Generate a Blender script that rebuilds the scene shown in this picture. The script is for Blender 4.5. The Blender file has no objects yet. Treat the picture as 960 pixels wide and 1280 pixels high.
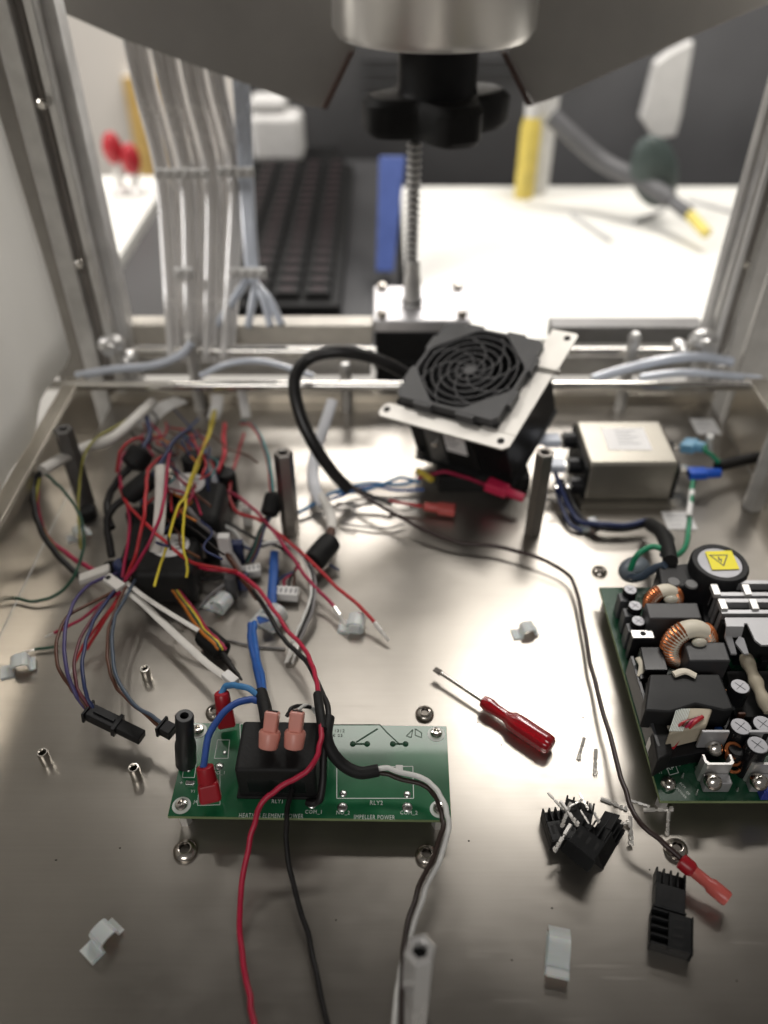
import bpy, math, random
from mathutils import Vector, Matrix, Euler
R = math.radians
rnd = random.Random(7)
S = 0.01                                   # everything below is written in centimetres
SC = bpy.context.scene
COL = SC.collection

# ---------------------------------------------------------------- camera, world, lamps, exposure
PITCH = R(40)
cam_d = bpy.data.cameras.new('camera'); cam = bpy.data.objects.new('camera', cam_d); COL.objects.link(cam)
cam.location = (0, 0, 0.30); cam.rotation_euler = (R(90) - PITCH, 0, 0)
cam_d.sensor_fit = 'VERTICAL'; cam_d.sensor_height = 36; cam_d.lens = 36 * 1014 / 1280
cam_d.clip_start = 0.02; cam_d.clip_end = 50
cam_d.dof.use_dof = True; cam_d.dof.focus_distance = 0.325; cam_d.dof.aperture_fstop = 4.7
SC.camera = cam
SC.view_settings.view_transform = 'Standard'; SC.view_settings.look = 'None'
SC.view_settings.exposure = 0; SC.view_settings.gamma = 1; SC.view_settings.use_curve_mapping = False
w = bpy.data.worlds.new('World'); SC.world = w; w.use_nodes = True
bg = w.node_tree.nodes['Background']; bg.inputs[0].default_value = (1.0, .95, .90, 1); bg.inputs[1].default_value = 0.13

def area(name, loc, size, power, target, col=(1, .955, .90)):
    l = bpy.data.lights.new(name, 'AREA'); l.shape = 'RECTANGLE'; l.size, l.size_y = size[0]*S, size[1]*S
    l.energy = power; l.color = col
    o = bpy.data.objects.new(name, l); COL.objects.link(o); o.location = Vector(loc)*S
    o.rotation_euler = (Vector(target)-Vector(loc)).to_track_quat('-Z', 'Y').to_euler()
    return o
area('ceiling_or_fill_lamp', (14, 141, 165), (76, 36), 6, (14, 140, 0))
area('ceiling_or_fill_lamp', (-60, 98, 118), (40, 30), 7, (-60, 97, 0))  # fill added above the left table to brighten the rear left
area('ceiling_or_fill_lamp', (-30, -150, 150), (110, 50), 15, (0, 10, 10), (1, .97, .94))  # soft fill added behind the camera for surfaces facing it
area('ceiling_or_fill_lamp', (45, 98, 118), (50, 36), 13, (45, 97, 0))  # added over the right table to brighten it, clear of the floor reflection
area('ceiling_or_fill_lamp', (22, 236, 155), (130, 56), 47, (22, 235, 0), (1, .965, .93))
area('side_lamp', (-170, 60, 120), (60, 120), 24, (0, 40, 0), (1, .97, .94))

CP, SP = math.cos(PITCH), math.sin(PITCH)
def ray(px, py):
    k = (py-640)/1014.0
    return Vector(((px-480)/1014.0, CP - k*SP, -SP - k*CP))
def P(px, py, z=0.0):                       # where the sight line through a photo point meets height z
    r = ray(px, py); t = (z-30)/r.z
    return Vector((r.x*t, r.y*t, z))
def PY(px, py, Y):                          # ... meets the plane at distance Y
    r = ray(px, py); t = Y/r.y
    return Vector((r.x*t, Y, 30+r.z*t))

# ---------------------------------------------------------------- materials
MATS = {}
def mat(name, col, rough=.5, metal=0, nscale=60, nvar=.12, bump=0.0, bscale=None, coat=0, trans=0, alpha=1, emit=None, rvar=.1, ior=1.45, spec=None, sub=0, stretch=(1, 1, 1), aniso=0):
    if name in MATS: return MATS[name]
    m = bpy.data.materials.new(name); m.use_nodes = True; nt = m.node_tree; n = nt.nodes; b = n['Principled BSDF']
    tc = n.new('ShaderNodeTexCoord'); mp = n.new('ShaderNodeMapping'); mp.inputs['Scale'].default_value = stretch
    nt.links.new(tc.outputs['Object'], mp.inputs[0])
    nz = n.new('ShaderNodeTexNoise'); nz.inputs['Scale'].default_value = nscale; nz.inputs['Detail'].default_value = 5
    nt.links.new(mp.outputs[0], nz.inputs['Vector'])
    rp = n.new('ShaderNodeValToRGB'); c = Vector(col)
    rp.color_ramp.elements[0].position = .3; rp.color_ramp.elements[1].position = .7
    rp.color_ramp.elements[0].color = (*[max(0, x*(1-nvar)) for x in c], 1)
    rp.color_ramp.elements[1].color = (*[min(1, x*(1+nvar)) for x in c], 1)
    nt.links.new(nz.outputs['Fac'], rp.inputs[0]); nt.links.new(rp.outputs[0], b.inputs['Base Color'])
    mr = n.new('ShaderNodeMapRange'); mr.inputs['To Min'].default_value = max(.02, rough-rvar); mr.inputs['To Max'].default_value = min(1, rough+rvar)
    nt.links.new(nz.outputs['Fac'], mr.inputs['Value']); nt.links.new(mr.outputs[0], b.inputs['Roughness'])
    b.inputs['Metallic'].default_value = metal
    b.inputs['Coat Weight'].default_value = coat; b.inputs['Transmission Weight'].default_value = trans
    b.inputs['Alpha'].default_value = alpha; b.inputs['IOR'].default_value = ior
    if spec is not None: b.inputs['Specular IOR Level'].default_value = spec
    if aniso:
        b.inputs['Anisotropic'].default_value = aniso
        cx = n.new('ShaderNodeCombineXYZ'); cx.inputs[0].default_value = 1; nt.links.new(cx.outputs[0], b.inputs['Tangent'])
    if sub:
        b.inputs['Subsurface Weight'].default_value = sub; b.inputs['Subsurface Scale'].default_value = .004
    if emit:
        b.inputs['Emission Color'].default_value = (*emit[:3], 1); b.inputs['Emission Strength'].default_value = emit[3]
    if bump:
        bp = n.new('ShaderNodeBump'); bp.inputs['Strength'].default_value = bump; bp.inputs['Distance'].default_value = .0004
        n2 = n.new('ShaderNodeTexNoise'); n2.inputs['Scale'].default_value = bscale or nscale*4; n2.inputs['Detail'].default_value = 4
        nt.links.new(mp.outputs[0], n2.inputs['Vector']); nt.links.new(n2.outputs['Fac'], bp.inputs['Height']); nt.links.new(bp.outputs[0], b.inputs['Normal'])
    MATS[name] = m; return m

def steel_floor():
    m = bpy.data.materials.new('brushed_steel_sheet'); m.use_nodes = True; nt = m.node_tree; n = nt.nodes; L = nt.links; b = n['Principled BSDF']
    tc = n.new('ShaderNodeTexCoord')
    def noise(scale, st, det=4):
        mp = n.new('ShaderNodeMapping'); mp.inputs['Scale'].default_value = st; L.new(tc.outputs['Object'], mp.inputs[0])
        z = n.new('ShaderNodeTexNoise'); z.inputs['Scale'].default_value = scale; z.inputs['Detail'].default_value = det; L.new(mp.outputs[0], z.inputs['Vector']); return z
    grain = noise(900, (.025, 1, 1), 3); mott = noise(14, (1, 1, 1), 5); fine = noise(260, (.35, 1, 1), 5)
    rp = n.new('ShaderNodeValToRGB'); e = rp.color_ramp.elements
    e[0].position = .28; e[0].color = (.295, .275, .247, 1); e[1].position = .72; e[1].color = (.385, .360, .325, 1)
    mx = n.new('ShaderNodeMix'); mx.data_type = 'FLOAT'; mx.inputs[0].default_value = .15
    L.new(mott.outputs['Fac'], mx.inputs[2]); L.new(grain.outputs['Fac'], mx.inputs[3]); L.new(mx.outputs[0], rp.inputs[0]); L.new(rp.outputs[0], b.inputs['Base Color'])
    m2 = n.new('ShaderNodeMix'); m2.data_type = 'FLOAT'; m2.inputs[0].default_value = .5; L.new(mott.outputs['Fac'], m2.inputs[2]); L.new(fine.outputs['Fac'], m2.inputs[3])
    mr = n.new('ShaderNodeMapRange'); mr.inputs['From Min'].default_value = .3; mr.inputs['From Max'].default_value = .7
    mr.inputs['To Min'].default_value = .285; mr.inputs['To Max'].default_value = .335; L.new(m2.outputs[0], mr.inputs[0]); 
    sm = noise(26, (1, 1, 1), 6); s2 = n.new('ShaderNodeMapRange'); s2.inputs['From Min'].default_value = .48; s2.inputs['From Max'].default_value = .75; s2.inputs['To Max'].default_value = .05; L.new(sm.outputs['Fac'], s2.inputs[0])
    tot = n.new('ShaderNodeMath'); L.new(mr.outputs[0], tot.inputs[0]); L.new(s2.outputs[0], tot.inputs[1]); prev = tot
    for ang, sc_ in ((.5, 330), (-.9, 420), (1.9, 380)):
        m3 = n.new('ShaderNodeMapping'); m3.inputs['Rotation'].default_value = (0, 0, ang); m3.inputs['Scale'].default_value = (.05, 1, 1); L.new(tc.outputs['Object'], m3.inputs[0])
        z3 = n.new('ShaderNodeTexNoise'); z3.inputs['Scale'].default_value = sc_; z3.inputs['Detail'].default_value = 1; L.new(m3.outputs[0], z3.inputs['Vector'])
        q3 = n.new('ShaderNodeMapRange'); q3.inputs['From Min'].default_value = .735; q3.inputs['From Max'].default_value = .76; q3.inputs['To Max'].default_value = .04; L.new(z3.outputs['Fac'], q3.inputs[0])
        a3 = n.new('ShaderNodeMath'); L.new(prev.outputs[0], a3.inputs[0]); L.new(q3.outputs[0], a3.inputs[1]); prev = a3
    L.new(prev.outputs[0], b.inputs['Roughness'])
    b.inputs['Metallic'].default_value = .93; b.inputs['Anisotropic'].default_value = .42
    cx = n.new('ShaderNodeCombineXYZ'); cx.inputs[1].default_value = 1; L.new(cx.outputs[0], b.inputs['Tangent'])
    bp = n.new('ShaderNodeBump'); bp.inputs['Strength'].default_value = .025; bp.inputs['Distance'].default_value = .0002; L.new(grain.outputs['Fac'], bp.inputs['Height'])
    b2 = n.new('ShaderNodeBump'); b2.inputs['Strength'].default_value = .35; b2.inputs['Distance'].default_value = .004
    warp = noise(7, (1, .7, 1), 1); L.new(warp.outputs['Fac'], b2.inputs['Height']); L.new(bp.outputs[0], b2.inputs['Normal']); L.new(b2.outputs[0], b.inputs['Normal'])
    return m
M_FLOOR = steel_floor()
M_RIM = mat('rim_steel', (.58, .54, .47), .32, .95, 30, .12, .05)
M_CHROME = mat('polished_rod', (.72, .70, .66), .16, 1, 60, .06)
M_ALU = mat('satin_aluminium', (.72, .71, .69), .38, .75, 80, .08, .05)
M_ALUD = mat('dull_aluminium', (.64, .63, .61), .42, .7, 80, .12, .05)
M_NICKEL = mat('nickel', (.70, .67, .62), .2, 1, 90, .1)
M_TIN = mat('tinned_brass', (.84, .82, .78), .32, .5, 300, .15)
M_SCREW = mat('screw_steel', (.55, .51, .46), .22, 1, 200, .2)
M_DARKHOLE = mat('recess_black', (.01, .01, .01), .8)
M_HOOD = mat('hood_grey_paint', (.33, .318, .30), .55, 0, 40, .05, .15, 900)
M_BLK = mat('black_plastic', (.008, .008, .009), .42, 0, 120, .25, .15, spec=.3)
M_BLKM = mat('black_matte_plastic', (.011, .011, .011), .6, 0, 150, .25, .3, spec=.3)
M_BLKG = mat('black_gloss', (.007, .007, .008), .22, 0, 80, .2, spec=.3)
M_GREYP = mat('charcoal_fan_plastic', (.060, .060, .062), .45, 0, 90, .12, .15)
M_GREYB = mat('grey_component_lid', (.040, .040, .042), .42, 0, 90, .1, .1)
M_FILT = mat('filter_can_steel', (.30, .28, .24), .38, .75, 25, .1, .05)
M_WHITE = mat('white_nylon', (.72, .71, .69), .45, 0, 60, .06)
M_LABEL = mat('paper_label', (.78, .77, .76), .6, 0, 60, .04)
M_PRINT = mat('printed_ink', (.08, .08, .09), .6)
M_CLIP = mat('translucent_nylon', (.80, .79, .77), .55, 0, 60, .05, trans=.35, sub=.3, spec=.3)
M_SLEEVE = mat('white_sleeve', (.60, .58, .54), .5, 0, 80, .08, .3, 300)
M_SLEEVEW = mat('bluish_white_sleeve', (.70, .71, .74), .5, 0, 80, .05)
M_TUBE = mat('clear_tubing', (.86, .84, .82), .25, 0, 40, .06, trans=.25)
M_TUBEB = mat('bluish_clear_tubing', (.74, .79, .88), .25, 0, 40, .06, trans=.2)
M_PANEL = mat('fogged_side_sheet', (.66, .65, .63), .5, 0, 6, .10)
def translucent(m, f):
    nt = m.node_tree; b = nt.nodes['Principled BSDF']; o = [x for x in nt.nodes if x.type == 'OUTPUT_MATERIAL'][0]
    t = nt.nodes.new('ShaderNodeBsdfTranslucent'); t.inputs[0].default_value = (.85, .84, .81, 1); mx = nt.nodes.new('ShaderNodeMixShader'); mx.inputs[0].default_value = f
    nt.links.new(b.outputs[0], mx.inputs[1]); nt.links.new(t.outputs[0], mx.inputs[2]); nt.links.new(mx.outputs[0], o.inputs[0])
translucent(M_PANEL, .5)
M_GREEN = mat('pcb_green', (.012, .105, .042), .16, 0, 50, .22, coat=.6, rvar=.05)
M_GREEN2 = mat('pcb_green_dark', (.008, .055, .026), .28, 0, 50, .2, coat=.3)
M_TRACE = mat('pcb_trace', (.006, .045, .020), .45, 0, 50, .1, spec=.2)
M_SILK = mat('silkscreen_white', (.62, .66, .62), .5, 0, 60, .1)
M_FR4 = mat('pcb_edge', (.20, .26, .12), .6, 0, 90, .2)
M_SOLDER = mat('solder_pad', (.62, .62, .60), .28, 1, 200, .15)
M_COPPER = mat('enamelled_copper', (.58, .19, .07), .3, .85, 120, .2)
M_CREAMT = mat('cream_tape', (.66, .61, .50), .55, 0, 60, .1)
M_GLUE = mat('translucent_glue', (.45, .43, .36), .25, 0, 60, .1, sub=.1)
M_YEL = mat('yellow_sticker', (.85, .74, .02), .45, 0, 60, .04)
M_REDP = mat('red_vinyl', (.33, .010, .018), .35, 0, 60, .15)
M_REDX = mat('red_clear_handle', (.36, .004, .012), .18, 0, 30, .1, coat=.4, trans=.35)
M_PINK = mat('pink_nylon', (.72, .30, .24), .35, 0, 40, .1, trans=.15)
M_PINKR = mat('salmon_sleeve', (.50, .09, .08), .35, 0, 40, .15)
M_BLUEC = mat('blue_vinyl', (.01, .09, .52), .4, 0, 60, .1)
M_LBLUE = mat('pale_blue_nylon', (.16, .36, .52), .4, 0, 60, .1)
def wm(n, c, r=.42): return mat('wire_'+n, c, r, 0, 200, .1)
W = dict(red=wm('red', (.40, .018, .025)), crimson=wm('crimson', (.34, .012, .055)), black=wm('black', (.008, .007, .007), .5), yellow=wm('yellow', (.62, .50, .04)),
         blue=wm('blue', (.018, .085, .32)), lblue=wm('light_blue', (.05, .20, .42)), purple=wm('purple', (.055, .045, .13)), brown=wm('brown', (.09, .035, .02)), green=wm('green', (.012, .06, .035)),
         bgreen=wm('bright_green', (.01, .21, .10)), white=wm('white', (.70, .70, .67)), orange=wm('orange', (.50, .16, .02)), grey=wm('grey', (.22, .21, .21)), dark=wm('brown_black', (.028, .014, .012)), navy=wm('navy', (.02, .03, .09)), olive=wm('olive', (.28, .26, .05)))

# ---------------------------------------------------------------- mesh builder
ORG = {}
class MB:
    def __init__(s): s.v = []; s.f = []; s.M = Matrix()
    def add(s, vs, fs):
        o = len(s.v); s.v += [s.M @ Vector(x) for x in vs]; s.f += [tuple(i+o for i in f) for f in fs]; return s
    def box(s, c, d, rot=None):
        x, y, z = d[0]/2, d[1]/2, d[2]/2
        vs = [Vector((sx*x, sy*y, sz*z)) for sz in (-1, 1) for sx, sy in ((-1, -1), (1, -1), (1, 1), (-1, 1))]
        if rot: m = Euler(tuple(R(a) for a in rot)).to_matrix(); vs = [m @ q for q in vs]
        return s.add([q+Vector(c) for q in vs], [(3, 2, 1, 0), (4, 5, 6, 7), (0, 1, 5, 4), (1, 2, 6, 5), (2, 3, 7, 6), (3, 0, 4, 7)])
    def b2(s, a, b):                            # box by its two corners
        return s.box([(a[i]+b[i])/2 for i in range(3)], [abs(b[i]-a[i]) for i in range(3)])
    def prism(s, poly, z0, z1, T=None):
        n = len(poly); vs = [Vector((x, y, z0)) for x, y in poly]+[Vector((x, y, z1)) for x, y in poly]
        if T: vs = [T @ q for q in vs]
        return s.add(vs, [tuple(range(n-1, -1, -1)), tuple(range(n, 2*n))]+[(i, (i+1) % n, n+(i+1) % n, n+i) for i in range(n)])
    def hull(s, a, b):                          # two same-length loops joined, both capped
        n = len(a)
        return s.add(list(a)+list(b), [tuple(range(n-1, -1, -1)), tuple(range(n, 2*n))]+[(i, (i+1) % n, n+(i+1) % n, n+i) for i in range(n)])
    def lathe(s, prof, c=(0, 0, 0), axis=(0, 0, 1), n=24, cap=True, phase=0):
        q = Vector((0, 0, 1)).rotation_difference(Vector(axis).normalized()); vs = []; fs = []; m = len(prof)
        for r, z in prof:
            for i in range(n):
                a = 2*math.pi*i/n+phase; vs.append(q @ Vector((r*math.cos(a), r*math.sin(a), z))+Vector(c))
        for j in range(m-1):
            for i in range(n):
                k = (i+1) % n; fs.append((j*n+i, j*n+k, (j+1)*n+k, (j+1)*n+i))
        if cap: fs.append(tuple(range(n-1, -1, -1))); fs.append(tuple((m-1)*n+i for i in range(n)))
        return s.add(vs, fs)
    def cyl(s, p0, p1, r0, r1=None, n=16, phase=0):
        p0 = Vector(p0); p1 = Vector(p1); d = p1-p0
        return s.lathe([(r0, 0), (r0 if r1 is None else r1, d.length)], p0, d, n, phase=phase)
    def ell(s, c, r, n=16, m=10, rot=None):
        vs = []; fs = []; mt = Euler(tuple(R(a) for a in rot)).to_matrix() if rot else Matrix.Identity(3)
        for j in range(m+1):
            t = math.pi*j/m
            for i in range(n):
                a = 2*math.pi*i/n; vs.append(mt @ Vector((r[0]*math.sin(t)*math.cos(a), r[1]*math.sin(t)*math.sin(a), r[2]*math.cos(t)))+Vector(c))
        for j in range(m):
            for i in range(n): k = (i+1) % n; fs.append((j*n+i, (j+1)*n+i, (j+1)*n+k, j*n+k))
        return s.add(vs, fs)
    def torus(s, c, R0, r, axis=(0, 0, 1), n=40, m=10, a0=0, a1=2*math.pi, sq=1):
        q = Vector((0, 0, 1)).rotation_difference(Vector(axis).normalized()); full = abs(a1-a0-2*math.pi) < 1e-6
        vs = []; fs = []; N = n if full else n+1
        for i in range(N):
            a = a0+(a1-a0)*i/n
            for j in range(m):
                b = 2*math.pi*j/m; rr = R0+r*math.cos(b)
                vs.append(q @ Vector((rr*math.cos(a), rr*math.sin(a), r*sq*math.sin(b)))+Vector(c))
        for i in range(N if full else N-1):
            for j in range(m): k = (i+1) % N; l = (j+1) % m; fs.append((i*m+j, k*m+j, k*m+l, i*m+l))
        if not full: fs += [tuple(range(m-1, -1, -1)), tuple((N-1)*m+j for j in range(m))]
        return s.add(vs, fs)
    def tube(s, pts, r, n=8, flat=None, samples=7):
        pts = spline([Vector(p) for p in pts], samples); rr = r if callable(r) else (lambda t: r)
        N = len(pts); up = Vector((0, 0, 1)); vs = []; fs = []; prev = None
        for i, p in enumerate(pts):
            t = (pts[min(i+1, N-1)]-pts[max(i-1, 0)]).normalized()
            if prev is None:
                a = t.cross(up);
                if a.length < 1e-3: a = t.cross(Vector((1, 0, 0)))
                a.normalize()
            else:
                a = prev-t*prev.dot(t); a.normalize()
            prev = a; b = t.cross(a); q = rr(i/(N-1))
            for k in range(n):
                th = 2*math.pi*k/n; vs.append(p+a*q*math.cos(th)+b*q*math.sin(th)*(flat or 1))
        for i in range(N-1):
            for k in range(n): l = (k+1) % n; fs.append((i*n+k, (i+1)*n+k, (i+1)*n+l, i*n+l))
        fs += [tuple(range(n)), tuple((N-1)*n+k for k in range(n-1, -1, -1))]
        return s.add(vs, fs)
    def build(s, name, m, parent=None, world=False, label=None, cat=None, group=None, kind=None, loc=None, rot=None, bevel=0, smooth=38, seg=2):
        vs = [Vector(x) for x in s.v]
        if parent is not None:
            if world: vs = [x-ORG[parent.name] for x in vs]
            org = Vector((0, 0, 0))
        elif loc is not None: org = Vector((0, 0, 0))
        else:
            lo = [min(x[i] for x in vs) for i in range(3)]; hi = [max(x[i] for x in vs) for i in range(3)]
            org = Vector(((lo[0]+hi[0])/2, (lo[1]+hi[1])/2, lo[2])); vs = [x-org for x in vs]
        me = bpy.data.meshes.new(name); me.from_pydata([tuple(x*S) for x in vs], [], s.f); me.materials.append(m)
        me.polygons.foreach_set('use_smooth', [True]*len(me.polygons)); me.set_sharp_from_angle(angle=R(smooth)); me.update()
        o = bpy.data.objects.new(name, me); COL.objects.link(o)
        if parent is not None: o.parent = parent; o.location = (0, 0, 0)
        else: o.location = Vector(loc if loc is not None else org)*S
        if rot: o.rotation_euler = tuple(R(a) for a in rot)
        ORG[o.name] = ORG[parent.name] if (parent is not None) else Vector(loc if loc is not None else org)
        if bevel:
            bv = o.modifiers.new('bevel', 'BEVEL'); bv.width = bevel*S; bv.segments = seg; bv.limit_method = 'ANGLE'; bv.angle_limit = R(40); bv.harden_normals = True
        tag(o, label, cat, group, kind); return o
def tag(o, label=None, cat=None, group=None, kind=None):
    for k, v in (('label', label), ('category', cat), ('group', group), ('kind', kind)):
        if v: o[k] = v
def spline(p, k=7):
    if len(p) < 3:
        return [p[0].lerp(p[1], i/4) for i in range(5)]
    q = [p[0]*2-p[1]]+p+[p[-1]*2-p[-2]]; out = []
    for i in range(1, len(q)-2):
        a, b, c, d = q[i-1:i+3]
        for j in range(k):
            t = j/k; out.append(.5*((2*b)+(c-a)*t+(2*a-5*b+4*c-d)*t*t+(3*b-a-3*c+d)*t**3))
    out.append(p[-1]); return out
def thing(name, label, cat, loc=(0, 0, 0), rot=(0, 0, 0), group=None, scale=1):
    o = bpy.data.objects.new(name, None); COL.objects.link(o); o.location = Vector(loc)*S; o.rotation_euler = tuple(R(a) for a in rot); o.scale = (scale,)*3
    o.empty_display_size = .01; ORG[o.name] = Vector(loc); tag(o, label, cat, group); return o
def copy_tree(o, parent=None):
    c = o.copy(); COL.objects.link(c); c.parent = parent
    for ch in [x for x in bpy.data.objects if x.parent == o]: copy_tree(ch, c)
    return c
def place(proto, first, loc, rot, label, scale=None):
    o = proto if first else copy_tree(proto)
    o.location = Vector(loc)*S; o.rotation_euler = tuple(R(a) for a in rot); o['label'] = label
    if scale: o.scale = (scale,)*3
    ORG[o.name] = Vector(loc); return o
def text(s, size, m, parent, pos, rotz=0, sx=1.0, name='lettering', T=None):   # flat print as thin mesh; pos in parent's local cm
    cu = bpy.data.curves.new(name, 'FONT'); cu.body = s; cu.size = size; cu.extrude = .004; cu.resolution_u = 2; cu.align_x = 'LEFT'; cu.space_character = 1.15
    t = bpy.data.objects.new(name, cu); COL.objects.link(t); bpy.context.view_layer.update()
    me = bpy.data.meshes.new_from_object(t.evaluated_get(bpy.context.evaluated_depsgraph_get())); bpy.data.objects.remove(t)
    me.name = name; me.materials.clear(); me.materials.append(m)
    mt = Matrix.Translation(Vector(pos)*S) @ (T or Matrix.Rotation(R(rotz), 4, 'Z')) @ Matrix.Diagonal((S*sx, S, S, 1))
    me.transform(mt); o = bpy.data.objects.new(name, me); COL.objects.link(o); o.parent = parent; return o
def zs_interp(zs, t):
    if not isinstance(zs, (list, tuple)): return zs
    x = t*(len(zs)-1); i = min(int(x), len(zs)-2); return zs[i]+(zs[i+1]-zs[i])*(x-i)
def path(pts, zs):
    n = len(pts); return [P(x, y, zs_interp(zs, i/(n-1))) for i, (x, y) in enumerate(pts)]
def wire(label, pts, zs, r, m, name='wire', group=None, cat='wire', term=None, flat=None, n=8, world=None):
    p = world or path(pts, zs)
    if cat in ('wire', 'lead') and not flat:
        jr = random.Random(len(label)*31+int(p[0].x*100)); fine = spline([Vector(x) for x in p], 3); lr = r if not callable(r) else .08
        p = [fine[0]]+[x+Vector((jr.uniform(-1, 1), jr.uniform(-1, 1), jr.uniform(-.6, .6)))*min(.028, lr*.3) for x in fine[1:-1]]+[fine[-1]]
        b = MB(); b.tube(p, r, n, flat, 3)
    else: b = MB(); b.tube(p, r, n, flat)
    o = b.build(name, W[m] if isinstance(m, str) else m, label=label, cat=cat, group=group, smooth=80)
    if term:
        e = p[-1]; d = (p[-1]-p[-2]).normalized()
        if term == 'pin':
            c = MB(); c.cyl(e-d*.25, e+d*.28, r*1.25, n=8); c.cyl(e+d*.22, e+d*.9, r*1.0, r*.8, n=6); c.build('crimp_terminal', M_TIN, o, world=True)
        if term == 'bare':
            c = MB(); c.cyl(e-d*.1, e+d*.5, r*.6, n=6); c.build('bare_strands', M_TIN, o, world=True)
    return o

# ================================================================ SETTING
# chassis floor with folded walls
f = MB(); f.box((1.85, 28, -.15), (41, 40, .3)); fl = f.build('chassis_floor', M_FLOOR, kind='structure', label='brushed stainless steel chassis floor under the boards and wires')
for nm, a, b in (('left_wall', (-18.95, 8, 0), (-18.7, 44.6, 4)), ('right_wall', (22.4, 8, 0), (22.65, 44.6, 4)), ('back_wall', (-18.95, 47.2, 0), (22.65, 47.4, .7))):
    q = MB(); q.b2(a, b)
    if nm == 'left_wall': q.b2((-19.6, 8, 4.003), (-18.7, 43.6, 4.2))
    elif nm == 'right_wall': q.b2((22.4, 8, 4.003), (23.6, 43.6, 4.2))
    else: q.b2((-18.95, 47.2, .703), (22.65, 47.9, .8))
    q.build('tray_side_wall', M_RIM, kind='structure', bevel=.04, label='folded steel rim of the chassis')
q = MB(); q.box((0, 200, -86), (700, 600, 2)); q.build('room_floor', mat('room_floor', (.10, .10, .10), .5), kind='structure')
q = MB(); q.box((-20, 272, 40), (260, 4, 330)); q.build('room_wall', mat('cream_wall_paint', (.84, .79, .72), .7, 0, 5, .03), kind='structure')
q = MB(); q.b2((-60, -25, -8), (60, 60, -4)); q.build('workbench', mat('bench_grey', (.30, .29, .27), .5, 0, 8, .1), label='grey workbench top under the machine', cat='workbench')

# enclosure frame: uprights, rails and rods bolted together
fr = thing('machine_frame', 'aluminium enclosure frame of uprights, rails and polished rods behind the chassis', 'frame', (2, 48, -4))
def upright(px0, px1, Y, m, name='post', depth=1.6):
    a = PY(px0, 430, Y); b = PY(px1, 430, Y); q = MB(); q.b2((a.x, Y, -4), (b.x, Y+depth, 36)); return q.build(name, m, fr, True, bevel=.12)
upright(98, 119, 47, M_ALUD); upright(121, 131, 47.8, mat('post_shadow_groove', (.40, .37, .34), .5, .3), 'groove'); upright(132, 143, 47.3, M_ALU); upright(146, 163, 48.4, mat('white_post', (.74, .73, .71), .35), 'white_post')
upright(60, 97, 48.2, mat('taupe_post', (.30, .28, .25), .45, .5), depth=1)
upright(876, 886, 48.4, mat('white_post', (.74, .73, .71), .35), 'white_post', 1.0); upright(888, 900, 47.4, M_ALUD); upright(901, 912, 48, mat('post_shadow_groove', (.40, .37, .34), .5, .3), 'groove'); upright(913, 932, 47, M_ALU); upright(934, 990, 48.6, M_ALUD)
for px, nm in ((123, 0), (908, 1)):                                    # T-slot joint screws up the posts
    for py in (130, 330):
        c = PY(px+((430-py)*(-.232 if px < 480 else .235))*1.0, py, 46.9)
        q = MB(); q.lathe([(.28, 0), (.28, .12), (.18, .22)], c+Vector((0, -.0, 0)), (0, -1, 0), 14); q.build('joint_screw', M_NICKEL, fr, True)
def rod(y, px0, px1, Y, r, m, name='rod', n=16):
    a = PY(px0, y, Y); b = PY(px1, y, Y); q = MB(); q.cyl(a, b, r, n=n); return q.build(name, m, fr, True, smooth=50)
rod(482, 30, 938, 43.0, .30, M_CHROME)
rod(439, 165, 470, 47.5, .28, M_CHROME); rod(439, 700, 872, 47.5, .28, M_CHROME)
for (x0, x1, y0, y1, m) in ((150, 464, 446, 470, M_ALUD), (700, 905, 446, 470, M_ALUD), (158, 466, 407, 432, mat('cream_rail', (.66, .62, .55), .4, .2)), (690, 876, 409, 430, mat('grey_rail', (.24, .235, .23), .4, .4))):
    a = PY(x0, y0, 49.5); b = PY(x1, y1, 49.5); q = MB(); q.b2((a.x, 49.5, b.z), (b.x, 51, a.z)); q.build('rail', m, fr, True, bevel=.1)
for px, py in ((237, 428), (793, 425), (432, 462)):
    a = PY(px, py, 46.6); q = MB(); q.cyl((a.x, 46.6, -4), (a.x, 46.6, a.z), .38, n=14); q.lathe([(.42, 0), (.42, .2), (.25, .5)], (a.x, 46.6, a.z+.003), n=14); q.build('clamp_post', M_ALUD if px != 432 else M_ALU, fr, True)
for px, py, r in ((140, 430, .9), (880, 425, 1.0), (900, 455, .9), (850, 432, .5), (160, 446, .6)):
    c = PY(px, py, 46.6); q = MB(); q.ell(c, (r, .8, r*.7)); q.cyl(c-Vector((0, .95, 0)), c, r*.45, n=12); q.build('corner_joint', M_ALU, fr, True)
q = MB(); q.ell(PY(38, 482, 42.7), (.35, .35, .35)); q.build('rod_end', M_BLK, fr, True)

# fogged sheet hanging at the left side
q = MB(); vs = []; fs = []; NY, NZ = 26, 14
for i in range(NY+1):
    for j in range(NZ+1):
        y = 10+36.5*i/NY; z = 4.3+32*j/NZ
        x = -19.8-.020*max(0, z-8)*1.0-.35*math.sin(y*.33+z*.06)-.25*math.sin(y*.8)-.004*(z-4)**1.6-(0.5*max(0, (y-40)/6)**2)
        vs.append((x, y, z))
n0 = len(vs)
for i in range(NY):
    for j in range(NZ): a = i*(NZ+1)+j; fs.append((a, a+1, a+NZ+2, a+NZ+1))
q.add(vs, fs); o = q.build('side_sheet', M_PANEL, label='fogged white plastic sheet hanging along the left rim', cat='plastic sheet', smooth=80)
sm = o.modifiers.new('thickness', 'SOLIDIFY'); sm.thickness = .0012
# clear panel on the right
q = MB(); a = PY(903, 400, 46.2); q.b2((a.x, 46.15, 4.3), (a.x+.22, 46.6, 36)); q.build('clear_panel_edge', M_WHITE, label='thin bright edge strip of the clear panel beside the right posts', cat='panel edge')

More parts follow.
